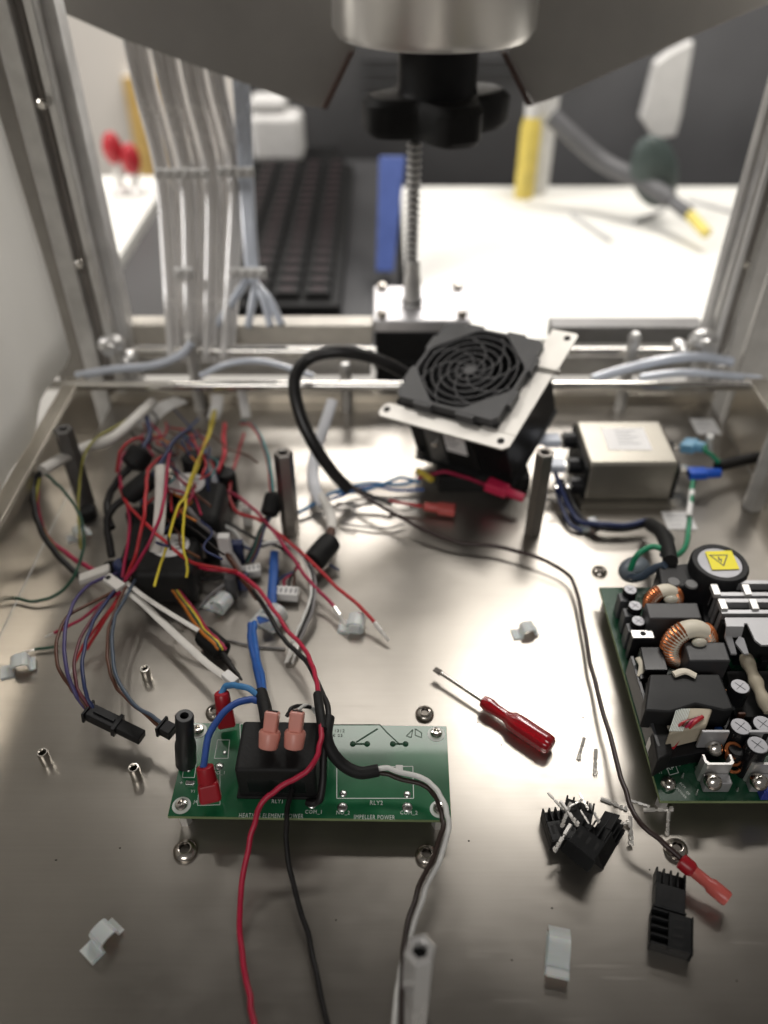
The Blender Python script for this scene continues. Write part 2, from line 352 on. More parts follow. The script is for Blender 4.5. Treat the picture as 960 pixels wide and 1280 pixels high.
q = MB(); q.b2((-26, 8, 38.5), (36, 44, 39.3)); q.build('unseen_shade_panel', mat('shade_panel_grey', (.16, .15, .14), .6), kind='structure', label='unseen grey panel added above the chassis to shade the front floor', bevel=.1)  # out-of-view panel added to darken the front floor and block lamp reflections
# ---------------------------------------------------------------- hood, cylinder, knob, screw, motor
hd = thing('sheet_metal_hood', 'grey painted sheet hood with sloping lower edges above the machine', 'hood', (2, 55, 14))
HM = Matrix(((1, 0, 0, 0), (0, 0, -1, 0), (0, 1, 0, 0), (0, 0, 0, 1)))
def hoodpoly(px, Y, y1, mm, name):
    pts = [PY(x, y, Y) for x, y in px]; a = [Vector((p.x, Y, p.z)) for p in pts]; b = [Vector((p.x, y1, p.z)) for p in pts]
    q = MB(); q.hull(a, b); return q.build(name, mm, hd, True, bevel=.05)
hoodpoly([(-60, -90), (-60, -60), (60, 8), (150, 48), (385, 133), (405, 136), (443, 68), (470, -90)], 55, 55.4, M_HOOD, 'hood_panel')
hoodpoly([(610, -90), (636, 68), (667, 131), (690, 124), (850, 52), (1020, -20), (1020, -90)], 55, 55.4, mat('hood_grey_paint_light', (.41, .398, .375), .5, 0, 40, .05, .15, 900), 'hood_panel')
hoodpoly([(626, 66), (634, 66), (667, 132), (659, 133)], 54.2, 54.9, mat('brown_edge_seal', (.10, .06, .05), .6), 'edge_seal')
hoodpoly([(436, 66), (443, 66), (409, 137), (402, 136)], 54.3, 54.9, mat('brown_edge_seal', (.10, .06, .05), .6), 'edge_seal')
hoodpoly([(-60, -90), (-60, -60), (1020, -60), (1020, -90)], 55.45, 62, M_HOOD, 'hood_top')

AX = PY(541, 70, 52.2)
cy = MB(); zb = PY(540, 64, 46.2).z
rc = 127/1014*PY(540, 40, 52).y/ray(540, 40).y
cy.lathe([(rc*.80, 0), (rc*.95, .05), (rc, .5), (rc, 12)], (AX.x, 52.2, zb-.3), n=64)
cy.build('metal_collar', mat('turned_aluminium', (.74, .72, .69), .3, .85, 3, .12, stretch=(1, 1, .05)), label='large turned aluminium cylinder hanging above the black knob', cat='cylinder')
kb = thing('clamp_knob', 'black four lobed plastic clamping knob under the aluminium cylinder', 'knob', (AX.x, 52.2, PY(545, 190, 52.2).z))
kx = PY(545, 150, 52.2).x; z0 = PY(545, 178, 49.5).z; z1 = PY(545, 126, 50).z
q = MB(); N = 96; loop = []
for i in range(N):
    a = 2*math.pi*i/N; r = 3.75+.95*math.cos(4*(a-.32)); r = min(r, 4.45); loop.append((r*math.cos(a), r*math.sin(a)))
for (s, za, zbb) in ((1, z0+.35, z1-.35),):
    A = [Vector((kx+x*.93, 52.2+y*.93, z0)) for x, y in loop]; B = [Vector((kx+x, 52.2+y, za)) for x, y in loop]; C = [Vector((kx+x, 52.2+y, zbb)) for x, y in loop]; D = [Vector((kx+x*.9, 52.2+y*.9, z1)) for x, y in loop]
    vs = A+B+C+D; fs = [tuple(range(N-1, -1, -1)), tuple(range(3*N, 4*N))]
    for l in range(3):
        for i in range(N): k = (i+1) % N; fs.append((l*N+i, l*N+k, (l+1)*N+k, (l+1)*N+i))
    q.add(vs, fs)
q.build('lobed_grip', M_BLKM, kb, True)
q = MB(); q.lathe([(2.4, z1), (2.3, z1+.3), (2.3, z1+4)], (kx, 52.2, 0), n=40); q.build('stem', M_BLK, kb, True)
sx = PY(515, 380, 52.2)
q = MB(); top = PY(518, 188, 52.2); bot = PY(514, 336, 52.2)
nt_ = 27; prof = []; Ls = (top-bot).length+.6
for i in range(nt_): prof += [(.29, Ls*i/nt_), (.29, Ls*(i+1)/nt_)]
q.lathe(prof, bot, top-bot, 16); q.build('lead_screw', mat('dark_screw_core', (.02, .02, .02), .5), label='dark threaded lead screw between motor coupling and black knob', cat='screw'); lsw = bpy.data.objects['lead_screw']
q = MB(); dz_ = (top-bot).normalized()
for i in range(19): q.lathe([(.30, 0), (.46, .09), (.46, .2), (.30, .3)], bot+dz_*(Ls*i/19), dz_, 14, cap=False)
o = q.build('thread', mat('thread_steel', (.60, .59, .57), .45, .3), lsw, True); o['kind'] = 'stuff'
q = MB(); cb = PY(515, 380, 52.2); q.lathe([(.66, 0), (.7, .1), (.66, .2), (.6, .3), (.6, 1.9), (.5, 2.2), (.5, 3.0), (.42, 3.1)], cb, (0, 0, 1), 24); cpl = q.build('shaft_coupling', M_ALU, label='polished shaft coupling on top of the square motor', cat='coupling')
q = MB(); q.lathe([(.72, 0), (.72, .12)], cb+Vector((0, 0, .22)), n=24); q.build('clamp_ring', M_BLKM, cpl, True)
mo = thing('stepper_motor', 'square stepper motor with silver top plate standing behind the chassis', 'motor', (2.1, 52.6, -1))
a = PY(466, 400, 50); zt = a.z
q = MB(); q.b2((a.x, 49.9, zt-.0), (a.x+6.6, 55.4, zt-.9)); q.build('top_plate', mat('plate_aluminium', (.66, .65, .66), .4, .6), mo, True, bevel=.15)
q = MB(); q.b2((a.x+.15, 50.05, zt-.9), (a.x+6.45, 55.2, -1.5)); q.build('motor_body', M_BLKM, mo, True, bevel=.3)
q = MB(); q.b2((a.x, 49.95, 1.8), (a.x+6.6, 55.35, 1.1)); q.build('lower_plate', M_BLKM, mo, True, bevel=.15)
for dx, dy in ((.6, .6), (6, .6), (.6, 5), (6, 5)):
    q = MB(); q.lathe([(.35, 0), (.35, .35), (.2, .45)], (a.x+dx, 49.9+dy, zt+.003), n=12); q.build('mounting_screw', M_SCREW, mo, True)

# ---------------------------------------------------------------- tubing bundle
for i in range(11):
    t = i/10; pts = [(216+t*72, 452), (214+t*76, 432), (208+t*88, 342), (196+t*104, 215), (170+t*108, 110), (152+t*112, 20), (140+t*114, -50)]
    Ys = [47.4, 47.6, 51.5, 56, 57.5, 58.5, 59]; off = (i % 3)*.45
    wire('%s clear tube of the vertical bundle, counted from the left side' % ['first', 'second', 'third', 'fourth', 'fifth', 'sixth', 'seventh', 'eighth', 'ninth', 'tenth', 'eleventh'][i], None, 0, .26+.05*(i % 2), M_TUBE, 'clear_tube', 'clear tubes hanging behind the left side', 'tube', world=[PY(x+1.5*math.sin(i*2.1+y*.01), y, Y+off) for (x, y), Y in zip(pts, Ys)])
for i, (ex, ey) in enumerate(((352, 406), (338, 408), (262, 420), (310, 410))):
    pts = [(286+i*5, -40), (296+i*4, 110), (302+i*3.5, 215), (308+i*3, 300), (314+i*2-(30 if i == 2 else 0)*.3, 345), ((314+ex)/2+4, 375), (ex, ey)]
    wire('bluish tube %s' % ['bending right the farthest from the tube bundle', 'bending right just inside the outermost one', 'crossing back left below the lower clip', 'on the right of the bundle, nearly straight'][i], None, 0, .27, M_TUBEB, 'bluish_tube', 'bluish tubes splaying right from the bundle', 'tube', world=[PY(x, y, Y) for (x, y), Y in zip(pts, [58.6, 57.6, 56, 53, 51.5, 50, 48.8])])
for k, (x0, x1, y0, Y, lab) in enumerate(((192, 262, 217, 55.3, 'upper left'), (270, 318, 215, 55.3, 'upper right'), (216, 243, 341, 50.9, 'lower left'), (287, 333, 341, 50.9, 'lower right'))):
    a = PY(x0, y0-6, Y); b = PY(x1, y0+6, Y); q = MB(); nn = max(2, int((x1-x0)/11))
    q.b2((a.x, Y-.2, a.z), (b.x, Y+.15, b.z))
    for j in range(nn): xx = a.x+(b.x-a.x)*(j+.5)/nn; q.b2((xx-.12, Y-.45, a.z-.1), (xx+.12, Y-.203, b.z+.1))
    q.build('tube_clip', M_WHITE, label='white comb clip holding the clear tubes, the %s one' % lab, cat='clip', group='white tube clips', bevel=.05)
def hose(label, pts, m, r=.28):
    wire(label, None, 0, r, m, 'hose', None, 'hose', world=[PY(*p) for p in pts])
hose('pale hose running from left corner to the rear clamp post', [(95, 470, 44.3), (140, 462, 44.8), (190, 457, 45.5), (225, 444, 46), (240, 428, 46.3)], M_TUBEB)
hose('upper pale blue hose entering the right rear corner', [(740, 474, 44.6), (780, 462, 44.9), (830, 450, 45.2), (875, 446, 45.5), (915, 452, 45.6)], M_TUBEB, .32)
hose('lower pale blue hose lying along the right rear rod', [(800, 472, 44.0), (850, 466, 44.2), (905, 469, 44.2), (950, 474, 44.2)], M_TUBEB, .25)
hose('pale loop of hose below the left end of the rod', [(250, 470, 44), (285, 455, 44.4), (330, 452, 44.8), (392, 470, 44.6)], M_TUBEB, .2)

# ================================================================ ROOM BEHIND
TZ = -5.0
def table(name, label, x0, x1, y0, y1, m, z=TZ, edge=None):
    t = thing(name, label, 'table', ((x0+x1)/2, (y0+y1)/2, -85)); q = MB(); q.b2((x0, y0, z-3), (x1, y1, z)); q.build('tabletop', m, t, True, bevel=.2)
    for sx_ in (x0+4, x1-4):
        for sy_ in (y0+4, y1-4): q = MB(); q.b2((sx_-1.5, sy_-1.5, -85), (sx_+1.5, sy_+1.5, z-3.003)); q.build('leg', M_ALUD, t, True)
    return t
M_TW = mat('white_laminate', (.86, .85, .80), .45, 0, 4, .02)
table('white_table', 'bright white table beyond the right half of the machine', 2.2, 60, 66, 107, M_TW)
table('white_table', 'white table at the left behind the tube bundle', -90, -28.5, 72, 111, M_TW)
table('dark_table', 'dark worktop carrying the red lettered keyboard', -27.5, 1.5, 64, 118, mat('dark_laminate', (.05, .05, .052), .45, 0, 6, .2))
cab = thing('dark_cabinet', 'tall dark grey cabinet behind the tables', 'cabinet', (20, 132, -85))
xa = PY(303, 150, 125).x; xb = PY(660, 150, 125).x; xc = PY(945, 150, 125).x+6
q = MB(); q.b2((xa, 125, -85), (xb, 150, 45)); q.build('body', mat('cabinet_dark', (.075, .074, .076), .5, 0, 6, .2), cab, True, bevel=.4)
q = MB(); q.b2((xb+.3, 125.5, -85), (xc, 150, 45)); q.build('side_door', mat('cabinet_grey', (.13, .13, .135), .5, 0, 6, .15), cab, True, bevel=.4)
for k in range(4):
    a = PY(452, 74+k*16, 124.8); q = MB(); q.b2((a.x, 124.4, a.z-.15), (a.x+32-k*7, 124.95, a.z+.15)); q.build('drawer_handle', M_GREYP, cab, True)
kbd = thing('keyboard', 'black keyboard with dull red lettered keys on the dark worktop', 'keyboard', (-11.5, 88, TZ))
q = MB(); q.b2((-19.5, 70, TZ+.02), (-4, 112, TZ+1.3)); q.build('case', M_BLKM, kbd, True, bevel=.3)
keym = None
for i in range(18):
    for j in range(5):
        if keym is None:
            q = MB(); q.hull([Vector((x, y, 0)) for x, y in ((-1, -.9), (1, -.9), (1, .9), (-1, .9))], [Vector((x*.8, y*.8, .7)) for x, y in ((-1, -.9), (1, -.9), (1, .9), (-1, .9))]); kk = q.build('key', M_BLKM, kbd)
            l = MB(); l.box((0, 0, .712), (.9, .45, .02)); ll = l.build('legend', mat('red_legend', (.04, .018, .022), .5), kk); keym = (kk.data, ll.data)
        else:
            kk = bpy.data.objects.new('key', keym[0]); COL.objects.link(kk); kk.parent = kbd
            ll = bpy.data.objects.new('legend', keym[1]); COL.objects.link(ll); ll.parent = kk
        kk.location = Vector((-17.8+j*2.9+11.5, 72+i*2.25-88, 1.32))*S; kk.scale = (1.3, 1.1, 1)
bt = thing('white_jug', 'blurred white plastic jug in front of the dark cabinet', 'jug', PY(350, 200, 119))
c = PY(350, 198, 119); h = PY(350, 118, 119).z-c.z
q = MB(); q.box((c.x, 119, c.z+h*.38), (7, 5, h*.76)); q.build('body', M_WHITE, bt, True, bevel=1)
q = MB(); q.box((c.x-.9, 119, c.z+h*.88), (5, 4, h*.24)); q.build('neck', M_WHITE, bt, True, bevel=.8)
ta = PY(350, 198, 119); q = MB(); q.b2((ta.x-8, 113, TZ), (ta.x+8, 124, c.z)); q.build('black_case', M_BLKM, label='low black case under the white jug', cat='case', bevel=.4)
cb_ = thing('notice_board', 'yellow framed notice board on the far cream wall', 'notice board', PY(190, 160, 268))
a = PY(153, 95, 268); b = PY(214, 222, 268)
q = MB(); q.b2((a.x, 268, b.z), (b.x, 269.9, a.z)); q.build('board', mat('white_board', (.75, .72, .68), .6), cb_, True)
for x0, x1, z0_, z1_ in ((a.x, a.x+5, b.z, a.z), (b.x-5, b.x, b.z, a.z), (a.x+5, b.x-5, a.z-5, a.z)):
    q = MB(); q.b2((x0, 267, z0_), (x1, 267.99, z1_)); q.build('frame', mat('yellow_wood', (.72, .48, .16), .5), cb_, True)
for i, px in enumerate((146, 165)):
    c = PY(px, 212 - 3*i, 104); tt = thing('stamp', 'blurred red topped handle %s on the left white table' % ('standing left' if i == 0 else 'standing right'), 'handle', (c.x, 104, TZ))
    q = MB(); q.lathe([(1.2, 0), (1.1, .5), (.5, 1), (.5, 3)], (c.x, 104, TZ), n=14); q.build('base', M_ALU, tt, True)
    q = MB(); q.ell((c.x, 104, TZ+4.2+1.3*(1-i)), (1.2, 1.2, 1.9)); q.build('red_grip', mat('bright_red', (.42, .02, .03), .4), tt, True)
bo = thing('glue_bottle', 'yellow and white bottle standing at the edge of the bright table', 'bottle', PY(662, 240, 103))
c = PY(655, 238, 103); q = MB(); q.lathe([(1.15, 0), (1.2, .3), (1.2, 8.2), (.9, 9.3)], (c.x, 103, TZ), n=20); q.build('body', mat('yellow_liquid', (.78, .62, .14), .4), bo, True)
q = MB(); q.lathe([(.9, 9.303), (.9, 11.5), (.5, 12.5)], (c.x, 103, TZ), n=16); q.build('cap', M_WHITE, bo, True)
c = PY(670, 238, 104); q = MB(); q.lathe([(1.6, 0), (1.7, .3), (1.7, 11), (1.2, 12.5), (1.2, 14)], (c.x, 105.2, TZ), n=20); q.build('white_bottle', M_WHITE, label='slim white bottle right beside the yellow one', cat='bottle')
ar = thing('tool_arm', 'dark jointed tool arm with yellow tip leaning over the bright table', 'tool', PY(780, 200, 100))
p = [PY(688, 145, 100), PY(750, 200, 98), PY(800, 225, 95), PY(838, 250, 92), PY(862, 268, 89), PY(884, 292, 86)]
q = MB(); q.tube(p[:4], 1.0, 10); q.build('arm', mat('arm_grey', (.12, .12, .125), .5), ar, True)
q = MB(); q.ell(PY(818, 215, 95), (2.6, 1.5, 4.2), rot=(0, -25, 0)); q.build('holder', mat('dark_green_grey', (.06, .08, .075), .5), ar, True)
q = MB(); q.tube(p[3:5], .75, 8); q.build('grip', mat('arm_grey', (.12, .12, .125), .5), ar, True)
q = MB(); q.tube(p[4:6], .6, 8); q.build('yellow_tip', mat('yellow_tip', (.75, .62, .15), .5), ar, True)
a = PY(800, 165, 118); q = MB(); q.hull([PY(x, y, 118) for x, y in ((802, 150), (818, 175), (845, 170), (852, 145), (868, 52), (836, 68), (820, 80))], [PY(x, y, 118)+Vector((0, 2, 0)) for x, y in ((802, 150), (818, 175), (845, 170), (852, 145), (868, 52), (836, 68), (820, 80))])
q.build('paper_roll', M_WHITE, label='white slanted paper roll hanging before the dark cabinet at right', cat='paper roll', bevel=.2)
q = MB(); a = PY(488, 335, 74); b = PY(488, 195, 112); q.hull([PY(470, 340, 76), PY(492, 340, 76), PY(492, 340, 79), PY(470, 340, 79)], [PY(474, 195, 84), PY(507, 195, 84), PY(507, 195, 87), PY(474, 195, 87)]); q.build('blue_folder', mat('blue_folder', (.05, .09, .30), .5), label='upright blue folder behind the lead screw', cat='folder', bevel=.2)
for i, (x0, y0, x1, y1) in enumerate(((715, 268, 762, 300), (792, 278, 830, 262), (860, 250, 930, 268))):
    a = P(x0, y0, TZ+.25); b = P(x1, y1, TZ+.25); q = MB(); q.cyl(a, b, .25, n=8); q.build('pen', mat('pale_pen', (.5, .5, .5), .5), label='pale pen lying on the bright table, %s' % ['left one', 'middle one', 'right one'][i], cat='pen', group='pens on the bright table')

# ================================================================ COOLER WITH FAN
# axes measured from the fan frame: u along its rear edge, v towards the camera
fc = Vector((4.80, 39.89, 7.02))
cm = Matrix(((.83422, .50001, -.23253), (-.54499, .81186, -.20944), (.08406, .30144, .94977)))
fanT = thing('fan_cooler', 'black finned cooler with square fan guard and steel mounting bracket on top', 'cooler', fc); fanT.rotation_euler = cm.to_euler()
H = 3.15
q = MB()
# guard frame ring: square outside, octagon-ish round opening inside
n = 64; outer = []; inner = []
for i in range(n):
    a = 2*math.pi*(i+.5)/n; c, s = math.cos(a), math.sin(a); k = H/max(abs(c), abs(s)); outer.append((c*k, s*k))
    k2 = 2.98 / max(abs(c), abs(s), (abs(c)+abs(s))/1.30); inner.append((c*k2, s*k2))
vs = [(*p_, .0) for p_ in outer]+[(*p_, .0) for p_ in inner]+[(*p_, -.5) for p_ in outer]+[(*p_, -.5) for p_ in inner]; fs = []
for i in range(n):
    k = (i+1) % n; fs += [(i, k, n+k, n+i), (2*n+k, 2*n+i, 3*n+i, 3*n+k), (i, 2*n+i, 2*n+k, k), (n+i, n+k, 3*n+k, 3*n+i)]
q.add(vs, fs); q.build('guard_frame', M_GREYP, fanT)
q = MB()
for s1, s2 in ((1, 0), (-1, 0), (0, 1), (0, -1)):
    for off in (-1.1, 1.1): q.box((s1*(H+.10)+s2*off*1.2, s2*(H+.10)+s1*off*1.2, -.3), (.2 if s1 else 1.1, .2 if s2 else 1.1, .55))
q.build('latch_tab', M_GREYP, fanT)
for k in range(6):                                        # spiral louvre rings
    q = MB(); rr0 = .35+k*.46; pts = []
    for j in range(26): a = 2*math.pi*j/26; 
    q.torus((0, 0, -.16), rr0, .055, n=44, m=6, sq=2.2); q.build('guard_ring', M_GREYP, fanT)
for k in range(8):
    q = MB(); pts = []
    for j in range(9):
        t = j/8; a = 2*math.pi*k/8+t*1.35; r_ = .3+2.55*t; pts.append((r_*math.cos(a), r_*math.sin(a), -.2))
    q.tube(pts, .06, 6, flat=2); q.build('guard_spoke', M_GREYP, fanT)
q = MB(); q.lathe([(.34, 0), (.3, .1)], (0, 0, -.18), n=16); q.build('guard_hub', M_GREYP, fanT)
q = MB(); q.lathe([(1.15, -1.3), (1.2, -.6), (1.1, -.5)], n=24)
for k in range(7):
    a = 2*math.pi*k/7; pa = [(1.1*math.cos(a), 1.1*math.sin(a), -.65), (2.7*math.cos(a+.25), 2.7*math.sin(a+.25), -.65), (2.8*math.cos(a+.75), 2.8*math.sin(a+.75), -1.15), (1.1*math.cos(a+.6), 1.1*math.sin(a+.6), -1.2)]
    q.hull([Vector(x) for x in pa], [Vector(x)-Vector((0, 0, .06)) for x in pa])
q.build('fan_rotor', M_BLK, fanT)
q = MB(); q.b2((-H, -H, -1.6), (-H+.12, H, -.503)); q.b2((H-.12, -H, -1.6), (H, H, -.503)); q.b2((-H+.12, -H, -1.6), (H-.12, -H+.12, -.503)); q.b2((-H+.12, H-.12, -1.6), (H-.12, H, -.503)); q.b2((-H, -H, -1.72), (H, H, -1.603)); q.build('fan_housing', M_BLKM, fanT)
# L-shaped bracket plate (rear right arm rises to the right)
q = MB(); z_ = -.62
pl = [(-3.75, -4.15), (3.95, -4.15), (4.15, -3.95), (4.15, 3.2), (3.55, 5.4), (3.2, 5.2), (2.6, 5.3), (3.2, 3.2), (3.22, -2.0), (2.5, -3.2), (1.6, -3.2), (-.2, -3.2), (-3.7, -3.2), (-4.1, -3.5), (-4.1, -3.9)]
def ringplate(q, a, z0, z1): q.prism(a, z0, z1)
ringplate(q, [(-3.6, -4.35), (4.0, -4.35), (4.3, -4.05), (4.3, -3.28), (-3.6, -3.28), (-3.85, -3.5), (-3.85, -4.1)], z_-.12, z_)
ringplate(q, [(3.1, -3.277), (4.3, -3.277), (4.3, 1.6), (3.1, 1.6)], z_-.12, z_)
ringplate(q, [(2.2, -3.277), (3.277, -3.277), (3.277, -2.2)], z_-.12, z_)
q.build('bracket', mat('bracket_steel', (.66, .64, .60), .45, .6, 60, .06), fanT, bevel=.03)
for x, y in ((-3.45, -3.8), (3.7, -3.85)):
    q = MB(); q.lathe([(.2, 0), (.2, .02)], (x, y, z_+.004), n=16); q.build('bracket_hole', M_DARKHOLE, fanT)
q = MB(); q.prism([(2.9, 1.65), (4.35, 1.65), (4.5, 1.8), (4.5, 4.45), (4.35, 4.6), (2.9, 4.6)], z_+.1, z_+.22); q.box((3.9, 1.64, z_+.02), (1.5, .1, .4)); q.build('bracket_arm', mat('bracket_steel', (.66, .64, .60), .45, .6), fanT, bevel=.03)
q = MB(); q.lathe([(.2, 0), (.2, .02)], (4.0, 4.1, z_+.224), n=16); q.build('bracket_hole', M_DARKHOLE, fanT)
# heat sink: fins seen on the right side, plain shroud on the front
q = MB(); q.b2((-2.95, -3.0, -5.3), (1.3, 3, -1.75)); q.build('shroud', M_BLKM, fanT, bevel=.12)
for k in range(11):
    q = MB(); x = 1.42+k*.19; q.b2((x, -3.0, -5.3), (x+.09, 3.0-.0*k, -1.75)); q.build('fin', mat('black_anodised_fin', (.03, .03, .032), .35, .6), fanT)
q = MB(); q.b2((-3.1, -3.15, -5.6), (3.5, 3.1, -5.303)); q.build('base_plate', mat('black_anodised_fin', (.03, .03, .032), .35, .6), fanT, bevel=.04)
q = MB(); q.b2((-1.9, -3.08, -5.2), (-.75, -3.003, -1.9)); q.build('clamp_strap', mat('dark_strap', (.14, .14, .14), .35, .7), fanT, bevel=.02)
q = MB(); q.b2((-.6, -3.05, -3.9), (.75, -3.003, -1.95)); st = q.build('rating_label', M_LABEL, fanT)
for k in range(4): q = MB(); q.b2((-.5, -3.06, -2.3-.33*k), (.1+.12*(k % 3), -3.052, -2.38-.33*k)); q.build('print_line', M_PRINT, st)
q = MB(); q.lathe([(.2, 0), (.2, .15), (.1, .2)], (-1.3, -3.083, -3.5), (0, -1, 0), 14); q.build('strap_screw', M_NICKEL, fanT)
q = MB(); q.lathe([(.28, 0), (.28, .3)], (-2.5, -3.003, -4.6), (0, -1, 0), 14); q.build('side_boss', M_BLK, fanT)
c_ = cm.transposed(); q = MB(); q.b2((3.2, 37.6, 0), (8.6, 41.8, 1.0))
q.v = [c_ @ (x-fc) for x in q.v]; q.build('cold_block', M_BLKM, fanT, bevel=.1)
# ---------------------------------------------------------------- line filter
ft = thing('line_filter', 'metal cased line filter with white label near the rear right corner', 'filter', (14, 38.6, 0))
x0, x1, y0, y1, zt = 11.5, 16.7, 36.6, 41.0, 2.85
q = MB(); q.b2((x0, y0, .12), (x1, y1, zt)); q.build('can', M_FILT, ft, True, bevel=.28, seg=3)
q = MB(); q.b2((x0-.15, y0-.5, 0), (x1+.15, y1+.3, .11)); q.build('flange', M_FILT, ft, True, bevel=.03)
for xx0, xx1 in ((x0-.06, x0+.12), (x1-.1, x1+.05)): q = MB(); q.b2((xx0, y0-.02, .3), (xx1, y1, zt-.35)); q.build('end_cap', M_BLKM, ft, True)
a = P(747, 534, zt); b = P(822, 564, zt); q = MB(); q.b2((a.x+.15, b.y+.1, zt+.003), (b.x-.25, a.y-.1, zt+.02)); lb = q.build('rating_label', M_LABEL, ft, True)
for k in range(5): q = MB(); q.b2((a.x+.9, a.y-.35-.33*k, zt+.023), (b.x-.8-.35*(k % 2), a.y-.43-.33*k, zt+.026)); q.build('print_line', mat('pale_print', (.35, .35, .36), .6), lb, True)
for k, (y, z) in enumerate(((40.2, 1.9), (38.2, 1.5), (37.0, 1.0))):
    q = MB(); q.cyl((x0-.05, y, z), (x0-.75, y, z), .5, n=14); q.build('terminal_bushing', M_BLK, ft, True)
    q = MB(); q.b2((x0-1.6, y-.32, z-.06), (x0-.753, y+.32, z+.06)); q.build('blade_terminal', M_NICKEL, ft, True)
for k, (y, z) in enumerate(((39.8, 1.7), (38.0, 1.4))):
    q = MB(); q.cyl((x1+.05, y, z), (x1+.55, y, z), .4, n=14); q.build('terminal_bushing', M_BLK, ft, True)
    q = MB(); q.b2((x1+.553, y-.32, z-.05), (x1+1.2, y+.32, z+.05)); q.build('blade_terminal', M_NICKEL, ft, True)
for k, (y, z) in enumerate(((40.2, 1.9), (38.2, 1.5))):
    q = MB(); q.b2((x0-1.9, y-.45, z-.28), (x0-.9, y+.45, z+.28)); o = q.build('spade_connector', mat('pale_bluish_nylon', (.62, .66, .74), .4), label='pale spade connector on the filter left side, %s' % ('rear one' if k == 0 else 'front one'), cat='connector', group='pale connectors on the filter', bevel=.12)
    q = MB(); q.cyl((x0-1.9, y, z), (x0-2.5, y-.1, z-.1), .3, .22, n=12); q.build('barrel', mat('pale_bluish_nylon', (.62, .66, .74), .4), o, True)
def blob_conn(label, p0, p1, w0, w1, th, m, name='spade_connector', cat='connector', barrel=True, group=None):
    """insulated spade connector from mouth p0 to wire end p1: flat housing and round barrel"""
    p0 = Vector(p0); p1 = Vector(p1); d = (p1-p0); L = d.length; d.normalize(); s = d.cross(Vector((0, 0, 1))).normalized(); nrm = s.cross(d).normalized()
    o = thing(name, label, cat, p0, group=group) if barrel else None
    a, b = p0, p0+d*L*.58
    def loop(c, w, h): return [c+s*x*w+nrm*y*h for x, y in ((-.5, -.5), (.5, -.5), (.5, .5), (-.5, .5))]
    q = MB(); q.hull(loop(a, w0, th), loop(b, w0*.92, th)); q.build('housing', m, o, True, bevel=min(th, w0)*.22)
    q = MB(); q.lathe([(w1*.5, 0), (w1*.56, L*.06), (w1*.5, L*.45), (w1*.46, L*.47)], b-d*L*.05, d, 16); q.build('barrel', m, o, True)
    q = MB(); q.hull(loop(p0-d*.02, w0*.7, th*.35), loop(p0+d*.01, w0*.7, th*.35)); q.build('mouth', M_DARKHOLE, o, True)
    return o
blob_conn('light blue spade connector at the rear of the filter right side', P(853, 556, 1.8), P(884, 560, 2.2), 1.1, .6, .6, M_LBLUE)
blob_conn('bright blue ring connector right of the filter', P(860, 592, 1.6), P(900, 591, 1.6), .75, .55, .5, M_BLUEC)
wire('thick black cable leaving to the right beside the filter', [(897, 583), (920, 577), (945, 572), (985, 566)], [1.8, 1.6, 1.6, 1.8], .33, 'black', 'cable', cat='cable')
wire('pale green wire from cable to light blue connector', [(899, 578), (890, 570), (882, 562), (886, 552)], [2, 2.3, 2.4, 2.2], .14, 'bgreen')
wire('white stub with green wire standing beside the filter', [(887, 566), (886, 556), (888, 545)], [1.5, 2.4, 3.2], .2, 'white')
wire('green and white earth wire going down to the supply board', [(866, 602), (864, 622), (862, 640), (860, 665), (854, 688), (836, 698)], [1.5, 1.6, 1.4, 1.2, 1.6, 2.4], .14, 'bgreen')
q = MB(); q.tube(path([(865, 614), (863, 630), (861, 645)], [1.6, 1.52, 1.45]), .165, 8); q.build('cable_marker', M_WHITE, label='white sleeve on the green earth wire', cat='sleeve')
for lab, a, b in (('pale paper sticker on the floor beside the supply board', (826, 640), (872, 662)), ('pale paper sticker near the rear right corner', (862, 524), (902, 543))):
    A = P(a[0], a[1], .02); B = P(b[0], b[1], .02); q = MB(); q.b2((A.x, B.y, .02), (B.x, A.y, .05)); o = q.build('sticker', M_LABEL, label=lab, cat='sticker')
    for k in range(3): l = MB(); yy = A.y-(A.y-B.y)*(k+1)/4; l.b2((A.x+.2, yy-.03, .053), (B.x-.4-.2*k, yy+.03, .056)); l.build('print_line', mat('pale_print', (.35, .35, .36), .6), o, True)
wire('black lead from filter to supply board', [(700, 598), (712, 622), (728, 648), (752, 660), (785, 661), (815, 655), (838, 672), (835, 690)], [1.5, .8, .4, .5, .5, .9, 2.4, 3], .17, 'black')
wire('navy lead beside the black one from filter to supply board', [(694, 590), (704, 618), (722, 650), (750, 655), (785, 656), (812, 651), (834, 668), (828, 694)], [1.8, 1, .4, .8, .8, 1.1, 2.7, 3], .15, 'navy')
wire('second navy lead under the filter terminals', [(694, 606), (700, 628), (712, 655), (728, 664)], [1, .6, .3, .2], .13, 'navy')

# ================================================================ STANDOFFS
def standoff(name, label, x, y, h, r, m, hole=.22, n=6, group=None):
    t = thing(name, label, 'standoff', (x, y, 0), group=group)
    q = MB(); k = r/math.cos(math.pi/6) if n == 6 else r
    q.lathe([(k*.93, 0), (k, .06), (k, h-.07), (k*.9, h)], n=n, phase=.2, cap=False); q.lathe([(k*.9, h), (hole*1.25, h+.002), (hole, h-.06), (hole, h-.5)], n=n if n == 6 else 20, cap=False, phase=.2); q.build('body', m, t, smooth=25, bevel=0)
    q = MB(); q.lathe([(hole*1.0, h-.5), (hole, h-.45)], n=16); q.build('threaded_hole', M_DARKHOLE, t)
    return t
GS = 'tall hexagonal standoffs on the chassis floor'
M_HEX = mat('hex_standoff_steel', (.36, .34, .32), .30, .95, 50, .12, stretch=(1, 1, .1)); M_HEXF = mat('hex_standoff_bright', (.84, .83, .81), .25, .6, 60, .12, .05, stretch=(1, 1, .1))
